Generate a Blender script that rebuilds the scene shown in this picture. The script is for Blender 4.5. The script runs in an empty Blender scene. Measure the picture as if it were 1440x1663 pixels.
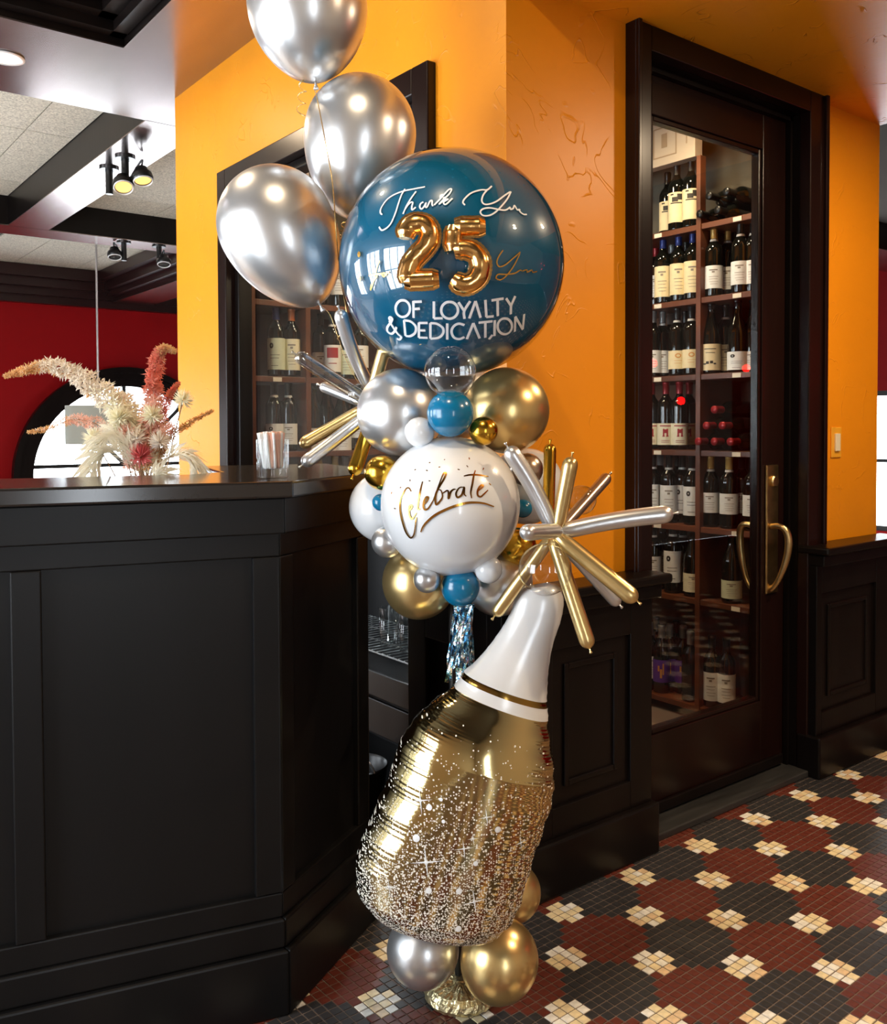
import bpy, bmesh, math, random
from mathutils import Vector, Matrix
random.seed(7)
SC = bpy.context.scene
COL = SC.collection
V = Vector

# ------------------------------------------------------------------ camera
F_PX, CXP, CYP, CAM_H = 1479.06, 720.0, 733.09, 1.25
_h, _p, _r = (math.radians(a) for a in (52.3177, 1.5025, 0.22505))
_f = V((math.cos(_h)*math.cos(_p), math.sin(_h)*math.cos(_p), -math.sin(_p)))
_rt = V((math.sin(_h), -math.cos(_h), 0))
_dn = _f.cross(_rt)
RIGHT = _rt*math.cos(_r) + _dn*math.sin(_r)
DOWN = _dn*math.cos(_r) - _rt*math.sin(_r)
FWD = _f
CAM = V((0, 0, CAM_H))
cam_d = bpy.data.cameras.new('camera')
cam = bpy.data.objects.new('camera', cam_d); COL.objects.link(cam)
cam_d.sensor_fit = 'HORIZONTAL'; cam_d.sensor_width = 36.0
cam_d.lens = 36.0*F_PX/1440.0
cam_d.shift_y = -(831.5-CYP)/1440.0
cam_d.clip_start = 0.02
_m = Matrix((( RIGHT.x, -DOWN.x, -FWD.x, CAM.x), (RIGHT.y, -DOWN.y, -FWD.y, CAM.y), (RIGHT.z, -DOWN.z, -FWD.z, CAM.z), (0,0,0,1)))
cam.matrix_world = _m
SC.camera = cam

# ------------------------------------------------------------------ colour management
SC.view_settings.view_transform = 'Standard'
SC.view_settings.look = 'None'
SC.view_settings.gamma = 1.0
SC.view_settings.use_curve_mapping = False
SC.view_settings.exposure = 0.33
try:
    SC.cycles.max_bounces = 10; SC.cycles.diffuse_bounces = 4; SC.cycles.glossy_bounces = 6
    SC.cycles.transparent_max_bounces = 24; SC.cycles.transmission_bounces = 6
    SC.cycles.sample_clamp_indirect = 4.0
    SC.cycles.caustics_reflective = False; SC.cycles.caustics_refractive = False
except Exception:
    pass

# ------------------------------------------------------------------ daylight outside the windows
world = bpy.data.worlds.new('World'); SC.world = world
world.use_nodes = True
bg = world.node_tree.nodes['Background']
bg.inputs['Color'].default_value = (0.86, 0.93, 1.0, 1)
bg.inputs['Strength'].default_value = 11.5

def portal(loc, direction, w, h):
    """tells the sampler where daylight enters (one per window opening)"""
    d = bpy.data.lights.new('window_portal', 'AREA'); d.shape = 'RECTANGLE'; d.size = w; d.size_y = h
    try: d.cycles.is_portal = True
    except Exception: pass
    o = bpy.data.objects.new('window_portal', d); COL.objects.link(o)
    o.location = loc
    o.rotation_euler = V(direction).to_track_quat('-Z', 'Y').to_euler()
WIN_X = -1.5          # window wall beside the entrance
WIN_Z = (0.25, 2.10)
WINS_X = [(1.15, 2.40), (2.55, 3.8), (4.7, 6.3)]
BACK_Y = -2.5
WINS_B = [(-0.75, -0.3)]
FAR_Y = 10.5
for a, b in WINS_X:
    portal((WIN_X-0.05, (a+b)/2, sum(WIN_Z)/2), (1, 0, 0), b-a, WIN_Z[1]-WIN_Z[0])
for a, b in WINS_B:
    portal(((a+b)/2, BACK_Y-0.05, sum(WIN_Z)/2), (0, 1, 0), b-a, WIN_Z[1]-WIN_Z[0])
ARCHES = [0.62, 3.52, 6.42]
for a in ARCHES:
    portal((a, FAR_Y+0.1, 1.25), (0, -1, 0), 2.1, 1.1)

def lamp(loc, power, color=(1.0, 0.72, 0.42), size=0.07, aim=(0, 0, -1), spread=math.pi):
    d = bpy.data.lights.new('bulb_light', 'AREA'); d.shape = 'DISK'; d.size = size; d.energy = power; d.color = color
    d.spread = spread
    o = bpy.data.objects.new('bulb_light', d); COL.objects.link(o); o.location = loc
    o.rotation_euler = V(aim).to_track_quat('-Z', 'Y').to_euler()
    return o

# ------------------------------------------------------------------ picture measurements -> points in the room
def ray(x, y): return RIGHT*((x-CXP)/F_PX) + DOWN*((y-CYP)/F_PX) + FWD
def atd(x, y, D): return CAM + ray(x, y)*D
def onz(x, y, z=0.0): d = ray(x, y); return CAM + d*((z-CAM.z)/d.z)
def onx(x, y, X): d = ray(x, y); return CAM + d*((X-CAM.x)/d.x)
def ony(x, y, Y): d = ray(x, y); return CAM + d*((Y-CAM.y)/d.y)
def proj(P):
    q = V(P)-CAM; z = q.dot(FWD)
    return (F_PX*q.dot(RIGHT)/z+CXP, F_PX*q.dot(DOWN)/z+CYP, z)

# ------------------------------------------------------------------ mesh helpers
class MB:
    def __init__(s): s.v = []; s.f = []; s.uv = None
    def add(s, vs, fs):
        n = len(s.v); s.v += [tuple(v) for v in vs]; s.f += [tuple(i+n for i in f) for f in fs]; return s
    def box(s, x0, x1, y0, y1, z0, z1):
        return s.obox(V((0,0,0)), V((1,0,0)), V((0,1,0)), x0, x1, y0, y1, z0, z1)
    def obox(s, O, U, W, a0, a1, d0, d1, z0, z1, bev=0.0):
        O, U, W = V(O), V(U), V(W); Z = V((0,0,1))
        vs = [O+U*a+W*d+Z*z for z in (z0, z1) for d in (d0, d1) for a in (a0, a1)]
        return s.add(vs, [(0,2,3,1),(4,5,7,6),(0,1,5,4),(2,6,7,3),(0,4,6,2),(1,3,7,5)])
    def prism(s, pts, z0, z1):
        n = len(pts); vs = [(p[0],p[1],z0) for p in pts]+[(p[0],p[1],z1) for p in pts]
        fs = [tuple(range(n-1,-1,-1)), tuple(range(n,2*n))]+[(i,(i+1)%n,n+(i+1)%n,n+i) for i in range(n)]
        return s.add(vs, fs)
    def tube(s, path, rad, seg=10, caps=True, flat=1.0, closed=False):
        path = [V(p) for p in path]; n = len(path)
        if not hasattr(rad, '__len__'): rad = [rad]*n
        t0 = (path[1]-path[0]).normalized()
        ref = V((0,0,1)) if abs(t0.z) < 0.9 else V((1,0,0))
        nrm = t0.cross(ref).normalized(); base = len(s.v); vs = []; fs = []
        for i, p in enumerate(path):
            if closed: t = path[(i+1)%n]-path[i-1]
            else: t = path[min(i+1,n-1)]-path[max(i-1,0)]
            t = t.normalized() if t.length > 1e-9 else t0
            nrm = nrm - t*nrm.dot(t); nrm = nrm.normalized() if nrm.length > 1e-9 else t.orthogonal().normalized()
            bn = t.cross(nrm)
            for k in range(seg):
                a = 2*math.pi*k/seg
                vs.append(p+nrm*math.cos(a)*rad[i]+bn*math.sin(a)*rad[i]*flat)
        m = n if closed else n-1
        for i in range(m):
            j = (i+1) % n
            for k in range(seg):
                k2 = (k+1)%seg; fs.append((i*seg+k, i*seg+k2, j*seg+k2, j*seg+k))
        if caps and not closed:
            fs.append(tuple(range(seg-1,-1,-1))); fs.append(tuple((n-1)*seg+k for k in range(seg)))
        return s.add(vs, fs)
    def lathe(s, prof, O=(0,0,0), A=(0,0,1), seg=32, cap0=True, cap1=True):
        A = V(A).normalized(); O = V(O); X = A.orthogonal().normalized(); Y = A.cross(X); vs = []; fs = []
        for r, z in prof:
            for k in range(seg):
                a = 2*math.pi*k/seg; vs.append(O+A*z+(X*math.cos(a)+Y*math.sin(a))*r)
        for i in range(len(prof)-1):
            for k in range(seg):
                k2 = (k+1)%seg; fs.append((i*seg+k, i*seg+k2, (i+1)*seg+k2, (i+1)*seg+k))
        if cap0: fs.append(tuple(range(seg-1,-1,-1)))
        if cap1: fs.append(tuple((len(prof)-1)*seg+k for k in range(seg)))
        return s.add(vs, fs)
    def mesh(s, name, smooth=False):
        m = bpy.data.meshes.new(name); m.from_pydata(s.v, [], s.f); m.update()
        if smooth:
            m.polygons.foreach_set('use_smooth', [True]*len(m.polygons))
        return m

def link(name, mesh, mat=None, parent=None, loc=None):
    o = bpy.data.objects.new(name, mesh); COL.objects.link(o)
    if mat is not None and mesh is not None and not mesh.materials: mesh.materials.append(mat)
    if parent is not None: o.parent = parent
    if loc is not None: o.location = loc
    return o
def build(mb, name, mat, parent=None, smooth=False, bevel=0.0, sub=0, autosmooth=None):
    me = mb.mesh(name, smooth)
    o = link(name, me, mat, parent)
    if bevel:
        b = o.modifiers.new('bevel', 'BEVEL'); b.width = bevel; b.segments = 2; b.limit_method = 'ANGLE'; b.angle_limit = 0.6
    if sub:
        b = o.modifiers.new('sub', 'SUBSURF'); b.levels = sub; b.render_levels = sub
    if autosmooth and smooth:
        try: me.set_sharp_from_angle(angle=autosmooth)
        except Exception: pass
    return o
def tag(o, label, cat, group=None):
    o['label'] = label; o['category'] = cat
    if group: o['group'] = group
    return o
def thing(name, label, cat, loc=(0,0,0), group=None, rotz=0.0):
    o = bpy.data.objects.new(name, None); COL.objects.link(o); o.location = loc; o.rotation_euler = (0,0,rotz)
    o.empty_display_size = 0.05
    return tag(o, label, cat, group)
def setting(o, label=None, cat=None):
    o['kind'] = 'structure'
    if label: o['label'] = label
    if cat: o['category'] = cat
    return o
def part(mb, name, mat, parent, **k):
    """mesh given in world coordinates, parented to a thing that has its own place"""
    o = build(mb, name, mat, None, **k)
    if parent is not None:
        bpy.context.view_layer.update() if False else None
        o.parent = parent
        o.matrix_parent_inverse = world_of(parent).inverted()
    return o
def world_of(o):
    m = Matrix.LocRotScale(o.location, o.rotation_euler, o.scale)
    if o.parent is not None: m = world_of(o.parent) @ o.matrix_parent_inverse @ m
    return m
def catmull(pts, n=6, closed=False):
    P = [V(p) for p in pts]; out = []
    if len(P) < 3 and not closed:
        return [P[0].lerp(P[1], i/n) for i in range(n+1)]
    m = len(P)
    for i in range(m if closed else m-1):
        if closed: p0, p1, p2, p3 = P[i-1], P[i], P[(i+1)%m], P[(i+2)%m]
        else:
            p1, p2 = P[i], P[i+1]; p0 = P[i-1] if i > 0 else p1*2-p2; p3 = P[i+2] if i+2 < m else p2*2-p1
        for k in range(n):
            t = k/n
            out.append(0.5*((2*p1)+(p2-p0)*t+(2*p0-5*p1+4*p2-p3)*t*t+(3*p1-p0-3*p2+p3)*t*t*t))
    if not closed: out.append(P[-1])
    return out

# ------------------------------------------------------------------ materials
MATS = {}
def mat(name, col, rough=0.5, metal=0.0, spec=0.5, noise=None, bump=None, coat=0.0, emit=None, sheen=0.0, trans=0.0, subs=0.0):
    if name in MATS: return MATS[name]
    m = bpy.data.materials.new(name); m.use_nodes = True; nt = m.node_tree; b = nt.nodes['Principled BSDF']
    b.inputs['Base Color'].default_value = (*col, 1); b.inputs['Roughness'].default_value = rough
    b.inputs['Metallic'].default_value = metal; b.inputs['Specular IOR Level'].default_value = spec
    if coat: b.inputs['Coat Weight'].default_value = coat; b.inputs['Coat Roughness'].default_value = 0.06
    if trans: b.inputs['Transmission Weight'].default_value = trans
    if subs:
        b.inputs['Subsurface Weight'].default_value = subs; b.inputs['Subsurface Radius'].default_value = (0.02,0.02,0.02)
    if emit: b.inputs['Emission Color'].default_value = (*emit[0], 1); b.inputs['Emission Strength'].default_value = emit[1]
    tc = nt.nodes.new('ShaderNodeTexCoord')
    if noise:
        sc, amt = noise[0], noise[1]
        n = nt.nodes.new('ShaderNodeTexNoise'); n.inputs['Scale'].default_value = sc; n.inputs['Detail'].default_value = 5
        mp = nt.nodes.new('ShaderNodeMapping'); mp.inputs['Scale'].default_value = noise[2] if len(noise) > 2 else (1,1,1)
        r = nt.nodes.new('ShaderNodeMapRange'); r.inputs['From Min'].default_value = 0.3; r.inputs['From Max'].default_value = 0.7
        r.inputs['To Min'].default_value = 1-amt; r.inputs['To Max'].default_value = 1+amt
        mx = nt.nodes.new('ShaderNodeMix'); mx.data_type = 'RGBA'; mx.blend_type = 'MULTIPLY'; mx.inputs[0].default_value = 1
        mx.inputs[6].default_value = (*col, 1)
        nt.links.new(tc.outputs['Object'], mp.inputs[0]); nt.links.new(mp.outputs[0], n.inputs['Vector'])
        nt.links.new(n.outputs['Fac'], r.inputs[0]); nt.links.new(r.outputs[0], mx.inputs[7]); nt.links.new(mx.outputs[2], b.inputs['Base Color'])
    if bump:
        n = nt.nodes.new('ShaderNodeTexNoise'); n.inputs['Scale'].default_value = bump[0]; n.inputs['Detail'].default_value = 4
        mp = nt.nodes.new('ShaderNodeMapping'); mp.inputs['Scale'].default_value = bump[2] if len(bump) > 2 else (1,1,1)
        bp = nt.nodes.new('ShaderNodeBump'); bp.inputs['Strength'].default_value = bump[1]; bp.inputs['Distance'].default_value = 0.004
        nt.links.new(tc.outputs['Object'], mp.inputs[0]); nt.links.new(mp.outputs[0], n.inputs['Vector'])
        nt.links.new(n.outputs['Fac'], bp.inputs['Height']); nt.links.new(bp.outputs[0], b.inputs['Normal'])
    MATS[name] = m; return m
def thin_glass(name, tint=(1,1,1), rough=0.0, k=1.0, base=0.02):
    """thin clear film or pane: see-through, with the mirror sheen of its two faces"""
    if name in MATS: return MATS[name]
    m = bpy.data.materials.new(name); m.use_nodes = True; nt = m.node_tree
    for n in list(nt.nodes):
        if n.type != 'OUTPUT_MATERIAL': nt.nodes.remove(n)
    out = [n for n in nt.nodes if n.type == 'OUTPUT_MATERIAL'][0]
    tr = nt.nodes.new('ShaderNodeBsdfTransparent'); tr.inputs[0].default_value = (*tint, 1)
    gl = nt.nodes.new('ShaderNodeBsdfGlossy'); gl.inputs['Roughness'].default_value = rough
    fr = nt.nodes.new('ShaderNodeLayerWeight'); fr.inputs['Blend'].default_value = 0.5
    pw = nt.nodes.new('ShaderNodeMath'); pw.operation = 'POWER'; pw.inputs[1].default_value = 4.0
    ml = nt.nodes.new('ShaderNodeMath'); ml.operation = 'MULTIPLY_ADD'; ml.inputs[1].default_value = 0.85*k; ml.inputs[2].default_value = base; ml.use_clamp = True
    mx = nt.nodes.new('ShaderNodeMixShader')
    nt.links.new(fr.outputs['Facing'], pw.inputs[0]); nt.links.new(pw.outputs[0], ml.inputs[0]); nt.links.new(ml.outputs[0], mx.inputs[0])
    nt.links.new(tr.outputs[0], mx.inputs[1]); nt.links.new(gl.outputs[0], mx.inputs[2]); nt.links.new(mx.outputs[0], out.inputs['Surface'])
    MATS[name] = m; return m
def plaster(name, col, strength=0.5):
    """hand-trowelled plaster: low ridges where the knife skipped"""
    if name in MATS: return MATS[name]
    m = mat(name, col, 0.42, 0, 0.4, noise=(1.7, 0.07))
    nt = m.node_tree; b = nt.nodes['Principled BSDF']
    tc = [n for n in nt.nodes if n.type == 'TEX_COORD'][0]
    n1 = nt.nodes.new('ShaderNodeTexNoise'); n1.inputs['Scale'].default_value = 5.5; n1.inputs['Detail'].default_value = 2.5; n1.inputs['Distortion'].default_value = 1.2
    sub = nt.nodes.new('ShaderNodeMath'); sub.operation = 'SUBTRACT'; sub.inputs[1].default_value = 0.5
    ab = nt.nodes.new('ShaderNodeMath'); ab.operation = 'ABSOLUTE'
    mr = nt.nodes.new('ShaderNodeMapRange'); mr.inputs['From Min'].default_value = 0.0; mr.inputs['From Max'].default_value = 0.012; mr.inputs['To Min'].default_value = 1; mr.inputs['To Max'].default_value = 0
    n2 = nt.nodes.new('ShaderNodeTexNoise'); n2.inputs['Scale'].default_value = 9; n2.inputs['Detail'].default_value = 3
    mr2 = nt.nodes.new('ShaderNodeMapRange'); mr2.inputs['From Min'].default_value = 0.5; mr2.inputs['From Max'].default_value = 0.62
    mu = nt.nodes.new('ShaderNodeMath'); mu.operation = 'MULTIPLY'
    n3 = nt.nodes.new('ShaderNodeTexNoise'); n3.inputs['Scale'].default_value = 14; n3.inputs['Detail'].default_value = 6
    ad = nt.nodes.new('ShaderNodeMath'); ad.operation = 'MULTIPLY_ADD'; ad.inputs[1].default_value = 0.35
    bp = nt.nodes.new('ShaderNodeBump'); bp.inputs['Strength'].default_value = strength; bp.inputs['Distance'].default_value = 0.004
    L = nt.links.new
    for n in (n1, n2, n3): L(tc.outputs['Object'], n.inputs['Vector'])
    L(n1.outputs['Fac'], sub.inputs[0]); L(sub.outputs[0], ab.inputs[0]); L(ab.outputs[0], mr.inputs[0]); L(n2.outputs['Fac'], mr2.inputs[0])
    L(mr.outputs[0], mu.inputs[0]); L(mr2.outputs[0], mu.inputs[1]); L(n3.outputs['Fac'], ad.inputs[0]); L(mu.outputs[0], ad.inputs[2])
    L(ad.outputs[0], bp.inputs['Height']); L(bp.outputs[0], b.inputs['Normal'])
    return m

YELLOW = plaster('yellow_plaster', (0.82, 0.285, 0.006), 0.4)
RED = mat('red_paint', (0.34, 0.001, 0.003), 0.55, 0, 0.2, noise=(2, 0.06))
DARKWOOD = mat('black_brown_wood', (0.006, 0.0042, 0.0038), 0.30, 0, 0.22, noise=(6, 0.35, (1, 1, 0.06)), bump=(40, 0.05, (1, 1, 0.06)))
BARWOOD = mat('black_painted_wood', (0.0055, 0.0053, 0.0056), 0.38, 0, 0.27, noise=(5, 0.3, (1, 1, 0.12)), bump=(60, 0.05, (1, 1, 0.05)))
DOORWOOD = mat('mahogany_black_wood', (0.010, 0.0034, 0.0026), 0.26, 0, 0.30, noise=(7, 0.35, (1, 1, 0.05)))
GLOSSBEAM = mat('lacquered_beam', (0.37, 0.30, 0.285), 0.2, 1.0, 0.8, noise=(3, 0.25, (1, 0.15, 1)), bump=(18, 0.06, (1, 0.2, 1)))
BLACK = mat('matte_black', (0.008, 0.008, 0.009), 0.5)
ACOUSTIC = mat('acoustic_tile', (0.62, 0.58, 0.49), 0.9, 0, 0.2, noise=(95, 0.35), bump=(120, 0.5))
STONE = mat('rough_grey_plaster', (0.17, 0.15, 0.11), 0.8, 0, 0.3, noise=(3, 0.25), bump=(7, 1.0, (1, 1, 3)))
PANE = thin_glass('window_pane', (0.96, 0.98, 0.98), 0.0, 0.9, 0.03)
DOORPANE = thin_glass('door_pane', (0.97, 0.98, 0.97), 0.0, 0.8, 0.03)
# ================================================================== SETTING
WX, WY = 1.602, 1.80        # planes of the two yellow walls; they meet in an outward corner
TOPZ, BEAMZ = 2.975, 2.757

# ---- floor: grout bed plus mosaic tiles
PXT, PYT = 0.0244, 0.02375
FX0, FY0, FROT = 1.816, 1.221, math.radians(1.3)      # the mosaic lies slightly askew to the walls
GROUT = mat('grey_tan_grout', (0.17, 0.125, 0.10), 0.8)
slab = MB().box(-1.5, 9.0, -2.5, 4.1, -0.10, -0.0016)
FLOOR = setting(build(slab, 'floor', GROUT), 'mosaic floor of red and black squares with cream flower clusters', 'floor')
setting(build(MB().box(-1.5, 9.0, 4.1, 10.6, -0.10, -0.002), 'floor_dining', mat('bounce_dining_floor', (0.80,0.70,0.62), 0.4, noise=(3,.1))), 'unseen dining room floor, made pale to bounce light onto the beams', 'floor')  # out of view; pale so it bounces daylight onto the beam undersides
TILE_M = {}
def tile_mat(n, col, rough):
    TILE_M[n] = mat('tile_'+n, col, rough, 0, 0.5, noise=(60, 0.15)); return TILE_M[n]
tile_mat('red', (0.125, 0.026, 0.016), 0.38); tile_mat('black', (0.033, 0.032, 0.034), 0.36)
tile_mat('cream', (0.86, 0.72, 0.44), 0.3); tile_mat('white', (0.90, 0.88, 0.80), 0.3); tile_mat('tan', (0.80, 0.58, 0.34), 0.32); tile_mat('yellow', (0.70, 0.50, 0.10), 0.3)
TNAMES = ['red', 'black', 'cream', 'white', 'tan', 'yellow']
rt_ = random.Random(3)
def tile_kind(i, j):
    # distance from the nearest flower centre, flowers on a diagonal lattice 12 tiles apart
    ci, cj = i+0.5, j+0.5
    for a, b in ((round(ci/12)*12, round(cj/12)*12), (math.floor(ci/12)*12+6, math.floor(cj/12)*12+6)):
        di, dj = abs(ci-a), abs(cj-b)
        if di < 2 and dj < 2 and not (di > 1 and dj > 1):
            return rt_.choice(['cream', 'cream', 'cream', 'white', 'white', 'tan'])
    s, t = ci+cj, ci-cj
    return 'red' if (math.floor(s/12)+math.floor(t/12)) % 2 == 0 else 'black'
def tile_geo(mb, cx, cy, hx, hy, z):
    b = 0.0012
    c, s = math.cos(FROT), math.sin(FROT); f = lambda x, y, z_: (cx+x*c-y*s, cy+x*s+y*c, z_)
    vs = [f(-hx,-hy,-0.004),f(hx,-hy,-0.004),f(hx,hy,-0.004),f(-hx,hy,-0.004),f(-hx+b,-hy+b,z),f(hx-b,-hy+b,z),f(hx-b,hy-b,z),f(-hx+b,hy-b,z)]
    mb.add(vs, [(4,5,6,7),(0,1,5,4),(1,2,6,5),(2,3,7,6),(3,0,4,7)])
tiles = []
for i in range(-92, 165):
    for j in range(-75, 70):
        tx, ty = (i+0.5)*PXT, (j+0.5)*PYT; cx, cy = FX0+tx*math.cos(FROT)-ty*math.sin(FROT), FY0+tx*math.sin(FROT)+ty*math.cos(FROT)
        if cx < -0.4 or (cy > 1.80 and not 0.95 < cx < 1.60) or (cy > 1.76 and cx < 0.9): continue
        tiles.append((i, j, cx, cy, tile_kind(i, j)))
def shown(t):
    x, y, d = proj((t[2], t[3], 0)) if (V((t[2], t[3], 0))-CAM).dot(FWD) > 0.3 else (9999, 9999, 9)
    if not (6 < x < 1434 and y < 1655) or x < 500: return None
    if 618 < x < 880 and y < 1636: return None
    return d
vis = sorted([(shown(t), k) for k, t in enumerate(tiles) if shown(t) is not None])
near = set(k for d, k in vis[:300])
tile_mesh = {}
for n in TNAMES:
    mb = MB(); tile_geo(mb, 0, 0, PXT/2-0.0008, PYT/2-0.0008, 0.0)
    tile_mesh[n] = mb.mesh('floor_tile'); tile_mesh[n].materials.append(TILE_M[n])
rest = {n: MB() for n in TNAMES}
for k, (i, j, cx, cy, kd) in enumerate(tiles):
    if k in near:
        o = bpy.data.objects.new('floor_tile', tile_mesh[kd]); COL.objects.link(o); o.parent = FLOOR
        o.location = (cx, cy, rt_.uniform(-0.0003, 0.0003)); o.rotation_euler = (rt_.uniform(-.004,.004), rt_.uniform(-.004,.004), rt_.uniform(-.01,.01))
    else:
        tile_geo(rest[kd], cx+rt_.uniform(-.0002,.0002), cy+rt_.uniform(-.0002,.0002), PXT/2-0.0008, PYT/2-0.0008, rt_.uniform(-.0003,.0003))
allm = MB(); midx = []
for q, n in enumerate(TNAMES):
    allm.add(rest[n].v, rest[n].f); midx += [q]*len(rest[n].f)
me = allm.mesh('floor_tiles_beyond')
for n in TNAMES: me.materials.append(TILE_M[n])
me.polygons.foreach_set('material_index', midx)
o = link('floor_tiles_beyond', me, None, FLOOR); o['kind'] = 'stuff'

# ---- wine room walls (yellow outside)
mb = MB()
mb.box(WX, WX+0.06, WY+0.09, 2.125, 0, 2.757)
mb.box(WX, WX+0.06, 2.125, 3.535, 2.28, 2.757)
mb.box(WX, WX+0.06, 2.125, 3.535, 0.94, 1.02)
mb.box(WX, WX+0.06, 3.30, 4.07, 0, 0.94); mb.box(WX, WX+0.06, 3.535, 4.07, 0.94, 2.757)
wl = setting(build(mb, 'wall_left', YELLOW), 'bright yellow trowelled plaster wall beside the host bar', 'wall')
mb = MB()
mb.box(WX, 2.10, WY, WY+0.09, 0, 2.757); mb.box(2.10, 3.02, WY, WY+0.09, 2.40, 2.75); mb.box(3.02, 3.553, WY, WY+0.09, 0, 2.75)
wr = setting(build(mb, 'wall_right', YELLOW), 'orange yellow trowelled plaster wall around the wine room door', 'wall')
mb = MB(); mb.box(3.50, 3.553, WY+0.09, 4.07, 0, 2.75); mb.box(WX+0.06, 3.50, 4.01, 4.07, 0, 2.75)
setting(build(mb, 'wall_back', STONE), 'grey brown rough plaster inner wall of the wine room', 'wall')
mb = MB(); mb.box(WX+0.06, 3.50, WY+0.09, 4.01, 2.60, 2.66)
setting(build(mb, 'ceiling_wine_room', STONE), 'grey plaster ceiling of the wine room', 'ceiling')
# lowered yellow ceiling of the entrance
mb = MB(); mb.box(WX, 3.553, BACK_Y, WY, 2.425, 2.74)
setting(build(mb, 'ceiling_entrance', plaster('yellow_ceiling_plaster', (0.82, 0.285, 0.006), 1.0)), 'lowered orange yellow plaster ceiling above the wine room door', 'ceiling')

# ---- outer walls with windows
DAYFRAME = mat('window_bar_black', (0.02, 0.02, 0.02), 0.4)
def window_unit(n, O, U, W, a0, a1, z0, z1, cols, rows, label):
    w = thing('window_%d' % n, label, 'window', V(O)+V(U)*((a0+a1)/2)+V((0,0,z0)))
    w['kind'] = 'structure'
    fr = MB(); t = 0.05
    fr.obox(O,U,W,a0,a0+t,-0.04,0.06,z0,z1); fr.obox(O,U,W,a1-t,a1,-0.04,0.06,z0,z1)
    fr.obox(O,U,W,a0,a1,-0.04,0.06,z0,z0+t); fr.obox(O,U,W,a0,a1,-0.04,0.06,z1-t,z1)
    part(fr, 'window_frame', DAYFRAME, w)
    for c in range(1, cols):
        a = a0+(a1-a0)*c/cols; part(MB().obox(O,U,W,a-0.017,a+0.017,-0.01,0.03,z0,z1), 'glazing_bar', DAYFRAME, w)
    for r in range(1, rows):
        z = z0+(z1-z0)*r/rows; part(MB().obox(O,U,W,a0,a1,-0.01,0.03,z-0.017,z+0.017), 'glazing_bar', DAYFRAME, w)
    return w
def holed_wall(O, U, W, a0, a1, h, holes, z0, z1, thick):
    mb = MB(); cur = a0
    for (x0, x1) in holes:
        mb.obox(O,U,W,cur,x0,0,thick,0,h); mb.obox(O,U,W,x0,x1,0,thick,0,z0); mb.obox(O,U,W,x0,x1,0,thick,z1,h); cur = x1
    mb.obox(O,U,W,cur,a1,0,thick,0,h); return mb
CREAMW = mat('cream_paint', (0.62, 0.55, 0.45), 0.6)
setting(build(holed_wall((WIN_X,0,0),(0,1,0),(-1,0,0),BACK_Y,FAR_Y+.2,3.0,WINS_X,*WIN_Z,0.12), 'wall_entrance', CREAMW), 'cream wall of tall windows beside the entrance', 'wall')
setting(build(holed_wall((0,BACK_Y,0),(1,0,0),(0,-1,0),WIN_X,9.1,3.0,sorted(WINS_B),*WIN_Z,0.12), 'wall_front', CREAMW), 'street side wall with entrance windows', 'wall')
wn = 10
for a, b in WINS_X:
    window_unit(wn, (WIN_X-0.06,0,0), (0,1,0), (-1,0,0), a, b, *WIN_Z, 3, 2, 'tall street window in the cream side wall, %s from the entrance' % ['first','second','third','fourth','fifth'][wn-10]); wn += 1
for a, b in WINS_B:
    window_unit(wn, (0,BACK_Y-0.06,0), (1,0,0), (0,-1,0), a, b, *WIN_Z, 1, 2, 'tall street window in the front wall %s' % ('by the door' if a > 0 else 'behind the viewer')); wn += 1

# ---- dining room: red far wall with arched windows
SILL, ARO, ARI = 0.715, 1.235, 1.05
mb = MB(); xs = [-1.5]
for c in ARCHES: xs += [c+ARI*math.cos(math.pi*(1-k/32)) for k in range(33)]
xs.append(9.1)
def az(x):
    for c in ARCHES:
        if abs(x-c) <= ARI+1e-6: return SILL+math.sqrt(max(0, ARI*ARI-(x-c)**2))
    return None
for k in range(len(xs)-1):
    a, b = xs[k], xs[k+1]; m = az((a+b)/2)
    if m is None: mb.add([(a,FAR_Y,0),(b,FAR_Y,0),(b,FAR_Y,3),(a,FAR_Y,3)], [(0,1,2,3)])
    else:
        mb.add([(a,FAR_Y,0),(b,FAR_Y,0),(b,FAR_Y,SILL),(a,FAR_Y,SILL)], [(0,1,2,3)])
        mb.add([(a,FAR_Y,az(a) or SILL),(b,FAR_Y,az(b) or SILL),(b,FAR_Y,3),(a,FAR_Y,3)], [(0,1,2,3)])
setting(build(mb, 'wall_far', RED), 'deep red wall of the dining room with arched windows', 'wall')
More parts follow.
